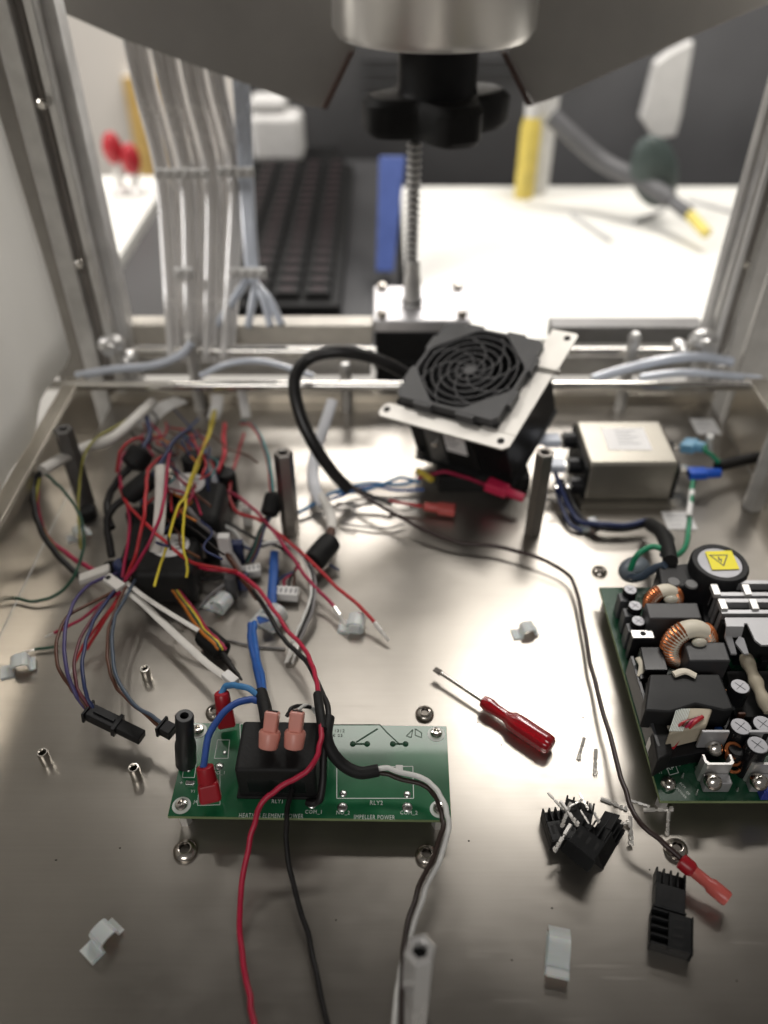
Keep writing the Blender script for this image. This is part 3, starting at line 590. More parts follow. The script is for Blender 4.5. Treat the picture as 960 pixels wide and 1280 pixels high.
standoff('hex_standoff', 'tall grey standoff left of centre beside the wire tangle', -5.2, 34, 5.5, .43, M_HEX, group=GS)
standoff('hex_standoff', 'tall grey standoff in front of the cooler and filter', 8.3, 34, 5.5, .43, M_HEX, group=GS)
standoff('hex_standoff', 'bright standoff with threaded hole at the bottom edge', 1.04, 9.75, 5.5, .41, M_HEXF, .24, group=GS)
standoff('hex_standoff', 'dark standoff in the rear left corner under the white sleeve', -17.4, 36.6, 5.2, .45, mat('dark_standoff', (.13, .125, .12), .45, .5), group=GS)
standoff('hex_standoff', 'grey standoff at the right edge behind the supply board', 21.3, 36.2, 5.2, .5, M_ALUD, group=GS)
for i, (px, py, lab) in enumerate(((181, 836, 'small round spacer behind the black plugs'), (53, 941, 'small round spacer farthest left'), (167, 960, 'small round spacer left of the relay board'))):
    c = P(px, py, .75); standoff('spacer', lab, c.x, c.y, .8, .23, M_NICKEL, .13, 16, 'small round spacers left of the relay board')
# ---------------------------------------------------------------- button head screws
def screw(label, px, py, r=.42, washer=False, z=0):
    c = P(px, py, z+.2); t = thing('button_head_screw', label, 'screw', (c.x, c.y, z), (0, 0, rnd.uniform(0, 60)), 'button head screws in the chassis floor')
    zz = 0
    if washer: q = MB(); q.lathe([(r*1.05, .003), (r*1.1, .05), (r*1.05, .09)], n=28); q.build('washer', M_NICKEL, t); zz = .093
    q = MB(); prof = [(r*.98, zz), (r, zz+.06)]+[(r*math.cos(a), zz+.06+.24*math.sin(a)) for a in (R(15), R(30), R(45), R(58))]
    q.lathe(prof, n=32, cap=False); top = prof[-1]; q.lathe([top, (r*.45, top[1]-.01), (r*.42, top[1]-.16)], n=32, cap=False); q.build('head', M_SCREW, t, smooth=30)
    q = MB(); q.lathe([(r*.46, zz+.05), (r*.42, top[1]-.11)], n=6); q.build('socket', mat('socket_recess', (.10, .09, .08), .35, .9), t); return t
screw('button head screw behind the relay board at its right end', 531, 890); screw('button head screw behind the relay board beside the red tab connector', 268, 888)
screw('button head screw in front of the relay board at its left end', 231, 1061, .47); screw('button head screw in front of the relay board under the white wire', 533, 1067, .43)
screw('button head screw near the rear edge of the supply board', 750, 712, .40); screw('button head screw with washer under the red butt connector', 846, 1060, .42, True)

# ================================================================ RELAY BOARD
BZ = 1.15
bd = thing('relay_board', 'green relay board with white lettering on four spacers', 'circuit board', (-2.8, 18.3, 0), (0, 0, -.9))
def L(px, py, z=BZ):                                    # photo point on the board -> local coords
    p = P(px, py, z)-Vector((-2.8, 18.3, 0)); a = R(.9); return Vector((p.x*math.cos(a)-p.y*math.sin(a), p.x*math.sin(a)+p.y*math.cos(a), z))
q = MB(); q.b2((-5.45, -2.1, BZ-.16), (5.4, 2.15, BZ-.012)); q.build('substrate', M_FR4, bd)
q = MB(); q.b2((-5.44, -2.09, BZ-.0118), (5.39, 2.14, BZ)); q.build('solder_mask', M_GREEN, bd)
for x, y in ((-5.0, -1.65), (-5.0, 1.75), (4.95, -1.65), (4.95, 1.75)):
    q = MB(); q.lathe([(.36, BZ+.002), (.36, BZ+.02), (.24, BZ+.02)], (x, y, 0), n=28); q.build('mounting_ring', M_SILK, bd)
    q = MB(); q.lathe([(.25, BZ+.02), (.25, BZ+.1), (.2, BZ+.18), (.12, BZ+.2), (.1, BZ+.1)], (x, y, 0), n=24, cap=False); q.lathe([(.12, BZ+.08), (.1, BZ+.1)], (x, y, 0), n=6); q.build('mounting_screw', M_NICKEL, bd)
    q = MB(); q.lathe([(.25, 0), (.25, BZ-.163)], (x, y, 0), n=6); q.build('spacer', M_ALUD, bd)
def outline(pts, wdt, m=M_SILK, name='silkscreen_outline', z=BZ+.004, closed=True):
    q = MB(); N = len(pts)
    for i in range(N if closed else N-1):
        a = Vector((*pts[i][:2], 0)); b = Vector((*pts[(i+1) % N][:2], 0)); d = b-a; s_ = Vector((-d.y, d.x, 0)).normalized()*wdt/2; e = d.normalized()*wdt/2*0
        h0 = [a-s_, b-s_, b+s_, a+s_]; q.hull([Vector((p_.x, p_.y, z)) for p_ in h0], [Vector((p_.x, p_.y, z+.004)) for p_ in h0])
    q.build(name, m, bd)
outline([L(421, 959), L(516, 958), L(517, 998), L(421, 998)], .03); outline([L(300, 905), L(402, 905), L(405, 996), L(303, 996)], .03)
outline([L(231, 950), L(246, 950), L(243, 972), L(228, 972)], .025); outline([L(272, 925), L(287, 925), L(285, 948), L(268, 948)], .025); outline([L(247, 1007), L(275, 1006), L(275, 960), L(250, 960)], .02)
# traces showing through the mask
def strip(pts, wdt, z=BZ+.0025): outline(pts, wdt, M_TRACE, 'copper_trace', z, False)
strip([L(408, 913), L(414, 906), L(475, 906), L(483, 915), L(500, 931)], .05); strip([L(445, 928), L(472, 911)], .07); strip([L(441, 930), L(457, 930)], .09); strip([L(492, 930), L(508, 930)], .09)
for px, py in ((441, 930), (459, 930), (491, 930), (507, 930)): q = MB(); c = L(px, py); q.lathe([(.12, BZ+.001), (.12, BZ+.03), (.08, BZ+.05)], (c.x, c.y, 0), n=16); q.build('solder_pad', M_TRACE, bd)
for px, py, r in ((274, 958, .17), (390, 1006, .17), (428, 1009, .2), (509, 1009, .2), (429, 992, .15), (509, 993, .15), (236, 963, .09), (281, 941, .09), (254, 1000, .12)):
    q = MB(); c = L(px, py); q.lathe([(r, BZ+.0045), (r*.9, BZ+.03), (r*.5, BZ+.06)], (c.x, c.y, 0), n=20); q.build('solder_pad', M_SOLDER, bd)
for s_, px, py, sz in (('RLY1', 339, 1004, .23), ('RLY2', 462, 1006, .25), ('HEATING ELEMENT POWER', 298, 1022, .265), ('IMPELLER POWER', 442, 1024, .265), ('COM_1', 381, 1017, .22), ('NO_2', 420, 1018, .22), ('COM_2', 500, 1018, .22), ('NO_1', 265, 968, .22), ('V1', 238, 991, .19), ('J4', 242, 1004, .19), ('+', 224, 981, .25), ('REV B', 480, 968, .0)):
    if sz: c = L(px, py); text(s_, sz, M_SILK, bd, (c.x, c.y, BZ+.008), sx=.67 if 'POWER' in s_ else .85)
for s_, px, py in (('A 1312', 411, 915), ('4K 03', 412, 921)): c = L(px, py); text(s_, .2, M_TRACE, bd, (c.x, c.y, BZ+.008))
outline([L(508, 920), L(516, 912), L(514, 922)], .035, M_TRACE, 'maker_mark'); outline([L(519, 911), L(527, 916), L(527, 922), L(519, 919)], .035, M_TRACE, 'maker_mark')
q = MB(); c = L(499, 964); q.box((c.x, c.y, BZ+.12), (.3, .3, .22)); q.build('test_post', M_WHITE, bd, bevel=.03)
c = L(238, 980); q = MB(); q.box((c.x, c.y, BZ+.06), (.35, .18, .1)); q.build('chip_resistor', M_SOLDER, bd, bevel=.02)
rl = MB(); a = Vector((-5.62, 17.05, BZ+.005)); rl.M = Matrix(); rl.b2((a.x, a.y, BZ+.012), (-2.55, 19.3, 3.0)); rl.build('relay', M_BLKM, bd, True, bevel=.16, seg=3)
q = MB(); q.b2((-5.2, 17.045, 1.5), (-3.0, 17.052, 2.4)); q.build('relay_face', M_BLKG, bd, True)
q = MB(); q.b2((-5.7, 16.95, BZ+.008), (-2.47, 19.38, BZ+.16)); q.build('relay_base', M_BLKM, bd, True, bevel=.03)
# connectors on top of the relay, sleeve, tab connectors
for i, (px, dx) in enumerate(((335, 6), (367, 5))):
    blob_conn('pink spade connector on the relay, %s' % ('left one' if i == 0 else 'right one'), P(px+dx, 889, 4.5), P(px, 935, 3.42), .56, .74, .42, M_PINK, group='pink connectors on the relay')
    q = MB(); q.b2((P(px, 928, 3.0).x-.3, 18.3, 3.0), (P(px, 928, 3.0).x+.3, 18.4, 3.6)); q.build('blade_terminal', M_NICKEL, bd, True)
t = thing('rubber_sleeve', 'upright black tapered sleeve standing at the left end of the relay board', 'sleeve', (-8.0, 18.6, BZ))
d = Vector((.35, .2, 2.9)); q = MB(); q.lathe([(.42, 0), (.42, 1.2), (.36, 1.5), (.36, 2.85), (.31, 2.92), (.17, 2.92), (.15, 2.5)], (0, 0, 0), d, 28, cap=False); q.build('body', mat('black_rubber', (.016, .017, .017), .38, 0, 60, .2, .2), t)
q = MB(); q.lathe([(.16, 2.5), (.14, 2.55)], (0, 0, 0), d, 16); q.build('bore', M_DARKHOLE, t)
blob_conn('red tab connector standing behind the left end of the relay board', P(284, 908, 1.5), P(277, 866, 2.9), .75, .62, .5, M_REDP)
blob_conn('red tab connector plugged in near the front left of the relay board', P(264, 1002, 1.6), P(256, 958, 2.7), .85, .66, .65, M_REDP)

# ================================================================ SCREWDRIVER
a = P(543, 836, .55); b = P(690, 934, .45); d = b-a; Lg = d.length; ang = math.degrees(math.atan2(d.y, d.x))
sd = thing('screwdriver', 'small red handled flat blade screwdriver lying on the steel floor', 'screwdriver', (a.x, a.y, .55), (0, math.degrees(math.asin(-(b.z-a.z)/Lg)), ang))
q = MB(); q.cyl((.35, 0, 0), (Lg*.48, 0, 0), .09, n=16); q.build('shaft', M_NICKEL, sd)
q = MB(); q.hull([Vector((0, -.13, -.03)), Vector((0, .13, -.03)), Vector((0, .13, .03)), Vector((0, -.13, .03))], [Vector((.38, -.1, -.1)), Vector((.38, .1, -.1)), Vector((.38, .1, .1)), Vector((.38, -.1, .1))]); q.build('blade_tip', mat('dark_tip', (.12, .11, .10), .4, .9), sd)
h0 = Lg*.425; prof = [(.22, 0), (.36, .05), (.42, .25), (.44, .45), (.36, .75), (.35, 1.25), (.40, 1.4), (.56, 1.6), (.60, 2.0), (.60, Lg*.575-.35), (.56, Lg*.575-.12), (.40, Lg*.575-.01)]
q = MB(); n = 48; vs = []; fs = []
for j, (r_, z_) in enumerate(prof):
    for i in range(n):
        a_ = 2*math.pi*i/n; fl_ = (1-.09*max(0, math.cos(a_*6))**3) if j > 6 else 1; vs.append((h0+z_, r_*.74*fl_*math.cos(a_), r_*.74*fl_*math.sin(a_)))
for j in range(len(prof)-1):
    for i in range(n): k = (i+1) % n; fs.append((j*n+i, (j+1)*n+i, (j+1)*n+k, j*n+k))
fs += [tuple(range(n)), tuple((len(prof)-1)*n+i for i in range(n-1, -1, -1))]
q.add(vs, fs); q.build('handle', M_REDX, sd, smooth=50)

# ================================================================ POWER SUPPLY
PZ = 1.1; psx = 10.75
ps = thing('power_supply', 'open frame power supply board crowded with coils and capacitors at right', 'power supply', (14.6, 22.8, 0))
def B(name, a, b, m, bevel=.04, par=None): q = MB(); q.b2(a, b); return q.build(name, m, par or ps, True, bevel=bevel)
B('substrate', (psx, 16.95, PZ-.16), (18.6, 28.6, PZ-.012), M_FR4, 0); B('solder_mask', (psx+.01, 16.96, PZ-.0118), (18.59, 28.59, PZ), M_GREEN2, 0)
for x, y in ((11.15, 17.45), (11.15, 28.15), (18.1, 17.45)): q = MB(); q.lathe([(.25, 0), (.25, PZ-.163)], (x, y, 0), n=6); q.build('spacer', M_ALUD, ps, True)
q = MB(); c = P(835, 981, PZ); q.lathe([(.3, 0), (.31, .08), (.24, .2), (.1, .26)], c+Vector((0, 0, .003)), n=24); q.build('mounting_screw', M_NICKEL, ps, True)
def pcap(px, py, z, r, label=None, top=M_LABEL):
    c = P(px, py, z); q = MB(); q.lathe([(r*.96, PZ+.003), (r, PZ+.1), (r, z-.06), (r*.93, z), (r*.85, z-.005)], (c.x, c.y, 0), n=28); o = q.build('capacitor', M_BLKG, ps, True)
    q = MB(); q.lathe([(r*.86, z-.003), (r*.84, z+.012)], (c.x, c.y, 0), n=24); q.build('can_top', mat('can_aluminium', (.38, .38, .40), .5, .5), o, True)
    q = MB(); q.box((c.x, c.y, z+.014), (r*1.2, .025, .006), (0, 0, 40)); q.box((c.x, c.y, z+.021), (r*1.2, .025, .006), (0, 0, 130)); q.build('vent_score', M_PRINT, o, True)
    return o
for px, py in ((788, 737), (794, 757), (798, 776)): pcap(px, py, 2.6, .33)
for px, py, z, r in ((925, 858, 2.8, .42), (926, 908, 2.9, .44), (954, 905, 2.9, .44), (947, 931, 2.9, .44)): pcap(px, py, z, r)
for k, (px, py) in enumerate(((778, 752), (784, 771), (788, 790))): c = P(px, py, 2.0); B('film_capacitor', (c.x-.22, c.y-.28, PZ+.003), (c.x+.2, c.y+.3, 2.3), mat('slate_component', (.05, .052, .056), .35), .06)
# blocks (common mode choke boxes)
def Bpx(name, pts, z, zb, m, bevel=.08):
    pp = [P(x, y, z) for x, y in pts]; q = MB(); q.hull([Vector((p_.x, p_.y, zb)) for p_ in pp][::-1], pp[::-1]); return q.build(name, m, ps, True, bevel=bevel)
Bpx('choke_lid', [(806, 753), (872, 753), (878, 773), (812, 773)], 3.2, PZ+.01, M_GREYB)
Bpx('choke_lid', [(855, 802), (906, 802), (914, 826), (862, 826)], 3.3, PZ+.01, M_GREYB)
def coil(px, py, z, Ro, r, tilt):
    c = P(px, py, z); t = (math.sin(R(tilt))*0, -math.cos(R(tilt)), math.sin(R(tilt)))
    ax = Vector((.15, -math.cos(R(tilt)), math.sin(R(tilt)))).normalized()
    q = MB(); q.torus(c, Ro, r*.92, ax, 48, 12, sq=1.25); o = q.build('toroid_coil', M_CREAMT, ps, True)
    q = MB(); qq = Vector((0, 0, 1)).rotation_difference(ax)
    ks = []
    for i in range(46):
        a = 2*math.pi*i/46
        w3 = qq @ Vector((math.cos(a), math.sin(a), 0))
        if w3.z > .40 and abs(w3.x-.12) < .50: continue
        ctr = c+w3*Ro; tx = w3; q.M = Matrix()
        ring = Vector(tx).cross(ax).normalized(); q.torus(ctr, r*1.02, .055, ring, 14, 5)
    q.build('winding', M_COPPER, o, True)
    q = MB(); q.ell(c+Vector((.18, -r*1.05, Ro*.75)), (.34, .2, .2)); q.build('glue_dab', M_GLUE, o, True)
    return o
coil(829, 752, 2.75, .62, .30, 14); coil(861, 806, 2.75, .85, .40, 14)
c = P(804, 792, 2.7); B('regulator_tab', (c.x-.5, c.y-.22, 2.6), (c.x+.45, c.y+.22, 2.68), M_ALU, .02)
q = MB(); q.lathe([(.13, 0), (.13, .02)], (c.x, c.y+.02, 2.682), n=16); q.build('tab_hole', M_DARKHOLE, ps, True); B('regulator', (c.x-.48, c.y-.2, PZ+.01), (c.x+.42, c.y+.2, 2.59), M_BLK)
# big capacitor with warning sticker
bc = P(900, 703, 4.0); q = MB(); q.lathe([(1.28, PZ+.003), (1.32, PZ+.2), (1.32, 3.9), (1.24, 4.02), (1.02, 4.02), (1.0, 3.96)], (bc.x, bc.y, 0), n=48); big = q.build('large_capacitor', M_BLK, ps, True)
q = MB(); q.lathe([(1.0, 3.963), (.98, 3.985)], (bc.x, bc.y, 0), n=40); q.build('can_top', mat('can_grey', (.34, .34, .36), .4, .5), big, True)
sk = [P(x, y, 4.0) for x, y in ((881, 690), (914, 689), (924, 712), (890, 713))]; q = MB(); q.hull([Vector((p_.x, p_.y, 4.03)) for p_ in sk][::-1], [Vector((p_.x, p_.y, 4.045)) for p_ in sk][::-1]); stk = q.build('warning_sticker', M_YEL, big, True)
def triring(pp, wdt, z, par, m):
    q = MB(); cx_ = sum((Vector(x) for x in pp), Vector())/3
    for i in range(3):
        a, b = Vector(pp[i]), Vector(pp[(i+1) % 3]); ai = a.lerp(cx_, wdt); bi = b.lerp(cx_, wdt); h0 = [a, b, bi, ai]
        q.hull([Vector((p_.x, p_.y, z)) for p_ in h0], [Vector((p_.x, p_.y, z+.006)) for p_ in h0])
    return q.build('warning_symbol', m, par, True)
T3 = [P(x, y, 4.05) for x, y in ((886, 693.5), (910, 693.5), (905, 708))]; triring(T3, .2, 4.047, stk, M_PRINT)
bl = [P(x, y, 4.05) for x, y in ((898.5, 695.3), (899.8, 698.8), (902, 698.2), (902.5, 702.5), (901.2, 702.6), (900.9, 700), (898.3, 700.6), (897.3, 696.2))]; q = MB(); q.hull([Vector((p_.x, p_.y, 4.047)) for p_ in bl][::-1], [Vector((p_.x, p_.y, 4.053)) for p_ in bl][::-1]); q.build('warning_symbol', M_PRINT, stk, True)
c = P(910, 722, 3.6); B('clip_lug', (c.x-.4, c.y-.35, 2.2), (c.x+.42, c.y+.3, 3.7), mat('lug_grey', (.34, .34, .36), .4, .6), .12)
Bpx('input_socket', [(822, 707), (868, 702), (884, 730), (826, 738)], 3.4, PZ+.01, M_BLK, .15)
for px, py in ((842, 728), (864, 731)): q = MB(); c = P(px, py, 3.45); q.lathe([(.3, 0), (.26, .08)], c, n=18); q.build('socket_post', mat('post_grey', (.12, .12, .12), .5), ps, True)
Bpx('driver_block', [(872, 735), (905, 735), (915, 812), (885, 800)], 2.4, PZ+.01, M_BLK, .1)
# finned heat sinks: rows of black bars with silver clips
for k, y_ in enumerate((727, 742, 750, 764)):
    a = P(893+k*2.6, y_, 3.8); B('heat_sink_bar', (a.x, a.y-.16, PZ+.01), (18.4, a.y+.08, 3.82), mat('bright_bar', (.42, .42, .43), .4, .7), .02)
    B('heat_sink_web', (a.x+.05, a.y-.42, PZ+.02), (18.35, a.y-.163, 3.45), M_BLKM, .02)
for k, (px, py) in enumerate(((893, 739), (932, 739), (902, 757), (941, 757))):
    pp = [P(x, y, 3.95) for x, y in ((px-5, py-9), (px+4, py-9), (px+9, py+4), (px, py+4))]; q = MB(); q.hull([Vector((p_.x, p_.y, 3.7)) for p_ in pp][::-1], pp[::-1]); q.build('spring_clip', M_ALU, ps, True, bevel=.03)
# bent aluminium bracket
M_BRK = mat('bracket_aluminium', (.42, .42, .43), .5, .6, 60, .1)
q = MB()
def sheet(pts, z0, z1=None, th=.1):
    pp = [P(x, y, z) if not isinstance(z, str) else None for (x, y, z) in pts]; q.hull([p_-Vector((0, 0, th)) for p_ in pp][::-1], pp[::-1])
sheet([(906, 772, 3.9), (1000, 772, 3.9), (1000, 806, 3.9), (952, 806, 3.9), (944, 800, 3.9), (934, 779, 3.9), (930, 779, 3.9), (930, 783, 3.9), (908, 783, 3.9)], 0); q.build('heat_bracket', M_BRK, ps, True)
q = MB(); sheet([(908, 783, 3.9), (930, 783, 3.9), (927, 795, 3.5), (906, 795, 3.5)], 0); sheet([(906, 795, 3.5), (915, 795, 3.5), (921, 817, 3.1), (914, 817, 3.1)], 0); sheet([(924, 795, 3.5), (930, 798, 3.5), (936, 817, 3.1), (930, 817, 3.1), (919, 803, 3.3)], 0); q.build('forked_tab', M_BRK, ps, True)
# transformer
Bpx('transformer_core', [(812, 842), (838, 842), (900, 842), (918, 886), (905, 888), (870, 880), (838, 890), (806, 888)], 3.1, 1.9, mat('ferrite_dark', (.014, .0145, .015), .5, 0, 60, .2, .1, spec=.3), .1)
Bpx('transformer_yoke', [(806, 852), (822, 846), (842, 940), (822, 952)], 2.3, PZ+.01, M_BLKM, .1)
Bpx('transformer_base', [(822, 880), (918, 880), (905, 935), (826, 950)], 1.85, PZ+.01, M_BLK, .05)
Bpx('bobbin', [(848, 884), (892, 884), (884, 906), (836, 918)], 3.0, 1.9, mat('aged_tape', (.42, .37, .28), .6, 0, 60, .15), .1)
for k in range(9):
    x_ = 846+k*2.0; q = MB(); q.tube(path([(x_, 886), (x_-3, 896), (x_-9, 914)], [3.04, 3.04, 3.02]), .022, 5); q.build('winding_turn', M_SILK, ps, True)
for k, m_ in enumerate(('red', 'crimson', 'brown', 'red')):
    q = MB(); q.tube(path([(878-k*4, 896+k), (866-k*5, 905), (850-k*4, 922), (838-k*4, 938), (826+k*3, 950)], [3.05, 3.1, 2.4, 1.7, 1.3]), .085-.01*k, 7); q.build('winding_lead', W[m_], ps, True)
Bpx('tape_wrap', [(797, 822), (810, 820), (812, 846), (800, 850)], 2.4, PZ+.01, M_BLKG, .05)
Bpx('relay_block', [(800, 808), (828, 808), (836, 838), (806, 838)], 2.7, PZ+.01, M_BLKG, .06)
q = MB(); q.tube(path([(797, 822), (802, 832), (800, 846)], [2.6, 2.5, 2.3]), .13, 8, flat=.5); q.build('white_sealant', M_CREAMT, ps, True)
q = MB(); q.tube(path([(842, 843), (856, 839), (870, 845)], [3.2, 3.25, 3.2]), .16, 8, flat=.5); q.build('white_sealant', M_CREAMT, ps, True)
q = MB(); q.tube(path([(932, 822), (942, 845), (950, 865), (962, 890)], [2.3, 2.5, 2.5, 2.3]), lambda t: .27+.04*math.sin(t*17), 12); q.build('taped_coil', mat('aged_tape', (.42, .37, .28), .6), ps, True)
Bpx('dark_block', [(908, 838), (975, 838), (985, 900), (918, 896)], 1.9, PZ+.01, M_BLKM, .08)
# L brackets with screws at the front edge
for k, (x0_, x1_) in enumerate(((876, 912), (934, 985))):
    a = P(x0_, 915, 2.9); b = P(x1_, 915, 2.9)
    f0 = P(x0_+2, 992, PZ).y
    B('power_tab', (a.x+.05, a.y-.05, 1.9), (b.x, a.y+.08, 2.95), M_BRK, .03)
    q = MB(); yb = a.y-1.0
    pth = [(a.x, yb+.35), (a.x, yb), (a.x+.1, yb-.1), (b.x-.1, yb-.1), (b.x, yb), (b.x, yb+.35)]
    q.prism(pth+[(x+(.09 if x < (a.x+b.x)/2 else -.09), y+.0 if i in (0, 5) else y+.09) for i, (x, y) in reversed(list(enumerate(pth)))], PZ+.01, 2.35); q.build('cage_wall', M_ALU, ps, True)
    B('face_plate', (a.x+.05, yb-.55, PZ+.01), (b.x-.05, yb-.103, 1.75), M_BRK, .06)
    for px, py, z_ in (((x0_+18), 936, 2.2), ((x0_+16), 978, 1.9)):
        cc = P(px, py, z_); q = MB(); q.lathe([(.3, -.25), (.32, 0), (.30, .1), (.22, .19), (.08, .22)], cc, (0, -.75, .65), 22); q.build('power_tab_screw', M_NICKEL, ps, True)
q = MB(); q.lathe([(.3, 0), (.36, .2), (.3, .5)], P(917, 945, 1.9), n=18); q.build('small_choke', M_BLK, ps, True)
for k in range(3): q = MB(); q.torus(P(917, 938+k*9, 2.3-.35*k), .28, .07, (0, -.5, 1), 20, 6); q.build('choke_winding', M_COPPER, ps, True)
c = P(962, 986, 1.6); B('blue_terminal', (c.x-.3, c.y-.2, PZ+.01), (c.x+.6, c.y+.4, 1.7), mat('deep_blue', (.02, .04, .25), .4))
B('side_rail', (psx+.05, 18.6, PZ+.01), (psx+.2, 23.2, 2.3), mat('slate_component', (.05, .052, .056), .35), .03); B('side_rail', (psx+.02, 18.3, PZ+.01), (psx+.3, 19.4, 1.8), mat('white_post', (.74, .73, .71), .35), .03)
for k, (px, py, sz, s_) in enumerate(((833, 962, .26, 'XP'), (823, 967, .14, 'T1'), (849, 979, .13, 'ECM'), (845, 986, .13, 'POWER'), (857, 990, .13, 'CE'))):
    c = P(px, py, PZ)-ORG[ps.name]; text(s_, sz, M_SILK, ps, (c.x, c.y, PZ+.006), rotz=-60 if k > 1 else 0)
for px0, py0, px1, py1 in ((831, 953, 842, 951), (842, 951, 848, 966), (848, 966, 837, 969), (837, 969, 831, 953)):
    a = P(px0, py0, PZ); b = P(px1, py1, PZ); q = MB(); q.tube([a+Vector((0, 0, .012)), b+Vector((0, 0, .012))], .012, 4); q.build('silkscreen_line', M_SILK, ps, True)
# dark lumps filling the crowded middle of the board: small parts
for k in range(60):
    x_ = rnd.uniform(psx+.5, 18); y_ = rnd.uniform(19.2, 28); h_ = rnd.uniform(.2, 1.0)
    B('small_component', (x_-.15, y_-.12, PZ+.004), (x_+.2, y_+.15, PZ+h_), rnd.choice([M_BLK, M_BLKG, MATS['slate_component'], M_GREYB, M_BLK]), .03)
for k in range(70):
    x_ = rnd.uniform(psx+.3, 17.5); y_ = rnd.uniform(17.2, 28.3); q = MB(); q.lathe([(.07, PZ+.004), (.05, PZ+.05), (.02, PZ+rnd.uniform(.1, .35))], (x_, y_, 0), n=8); q.build('solder_joint', M_SOLDER, ps, True)
for k in range(16):
    x_ = rnd.uniform(psx+.8, 14.8); y_ = rnd.uniform(19, 27.5); mm = rnd.choice([W['orange'], W['blue'], M_CREAMT, M_TIN, W['brown']])
    B('small_component', (x_-.16, y_-.07, PZ+.5), (x_+.16, y_+.07, PZ+rnd.uniform(.8, 1.25)), mm, .05)
# input wiring bundle behind it
q = MB(); c = P(793, 712, 1.6); q.ell(c, (.9, .7, .6), rot=(0, 0, 30)); q.build('sleeved_plug', mat('smoky_grey_blue', (.16, .19, .22), .35, 0, 40, .25, trans=.3), label='smoky grey sleeved plug at the rear corner of the supply board', cat='plug')
wire('green wire looping into the plug behind the supply board', [(788, 712), (796, 694), (814, 684), (832, 688), (842, 700)], [2, 2.9, 3.2, 3.2, 3.0], .15, 'bgreen')
q = MB(); q.tube(path([(812, 655), (826, 665), (834, 682), (838, 702)], [1.0, 2.2, 3.2, 3.6]), .36, 12); q.build('heatshrink_boot', M_BLKM, label='black heat shrink boot above the supply board wires', cat='sleeve')
wire('blue grey wire crossing the supply board socket', [(782, 720), (800, 722), (815, 712), (832, 706)], [1.5, 2.2, 2.9, 3.5], .2, mat('wire_slate_blue', (.05, .07, .10), .4))

# ================================================================ LOOSE PARTS AT FRONT RIGHT
def crimp_mesh():
    q = MB(); q.box((-.42, 0, .06), (.5, .13, .12)); q.box((-.12, 0, .03), (.22, .07, .05))
    q.hull([Vector((-.02, -.07, .0)), Vector((-.02, .07, .0)), Vector((-.02, .08, .1)), Vector((-.02, -.08, .1))], [Vector((.2, -.06, 0)), Vector((.2, .06, 0)), Vector((.2, .07, .09)), Vector((.2, -.07, .09))])
    for x0, hh in ((.26, .13), (.48, .19)):
        for s_ in (-1, 1): q.hull([Vector((x0, s_*.05, 0)), Vector((x0+.14, s_*.05, 0)), Vector((x0+.14, s_*.075, 0)), Vector((x0, s_*.075, 0))], [Vector((x0, s_*.03, hh)), Vector((x0+.14, s_*.03, hh)), Vector((x0+.14, s_*.055, hh)), Vector((x0, s_*.055, hh))])
    q.box((.42, 0, .012), (.46, .12, .024)); q.box((.0, .0, .012), (.9, .05, .02)); return q
cp = crimp_mesh().build('crimp_pin', M_TIN, loc=(0, 0, 0), cat='crimp pin', label='x', group='loose crimp pins', smooth=30)
PINS = [((769, 926), (745, 0), 0, 'loose crimp pin lying farthest left below the screwdriver handle', (729, 923), (722, 948), 0),
        (0, 0, 0, 'loose crimp pin standing alone right of the first one', (744, 938), (743, 968), 0),
        (0, 0, 0, 'crimp pin reaching out to the upper left of the black housings', (685, 992), (703, 1010), .9), (0, 0, 0, 'crimp pin lying diagonally over the black housings', (701, 1003), (722, 1032), 1.3),
        (0, 0, 0, 'crimp pin hanging off the left of the black housings', (713, 1034), (694, 1062), .9), (0, 0, 0, 'crimp pin upright behind the housings', (725, 992), (735, 1012), .8), (0, 0, 0, 'crimp pin at the right shoulder of the housings', (737, 1005), (748, 1028), .7),
        (0, 0, 0, 'crimp pin lying behind between housings and black wire', (752, 999), (784, 1012), 0), (0, 0, 0, 'crimp pin with open wings right of the housings', (764, 1016), (752, 1036), .1), (0, 0, 0, 'crimp pin pointing at the black wire from the left', (758, 1037), (786, 1027), .1),
        (0, 0, 0, 'crimp pin hanging down under the black wire', (789, 1022), (791, 1056), .1), (0, 0, 0, 'crimp pin lying right of the black wire, rear one', (785, 998), (812, 1007), .0), (0, 0, 0, 'crimp pin lying flat at the far right', (806, 1013), (841, 1012), 0),
        (0, 0, 0, 'crimp pin pointing down to the screw with washer', (837, 1016), (835, 1044), 0), (0, 0, 0, 'crimp pin half hidden on the middle of the housings', (727, 1012), (736, 1030), 1.1), (0, 0, 0, 'crimp pin between the two rear housings', (712, 1005), (702, 1032), .9), (0, 0, 0, 'crimp pin standing on end behind the housings', (712, 1008), (728, 1000), 1.0)]
for i, (_, _, _, lab, a, b, z) in enumerate(PINS):
    A, Bp = P(a[0], a[1], z+.05), P(b[0], b[1], z+.05); c = (A+Bp)/2; d = Bp-A
    place(cp, i == 0, (c.x, c.y, z+.012), (rnd.uniform(-50, 50) if z < .5 else rnd.uniform(-30, 30), 0 if z < .5 else rnd.uniform(-14, 14), math.degrees(math.atan2(d.y, d.x))), lab, d.length/1.24)
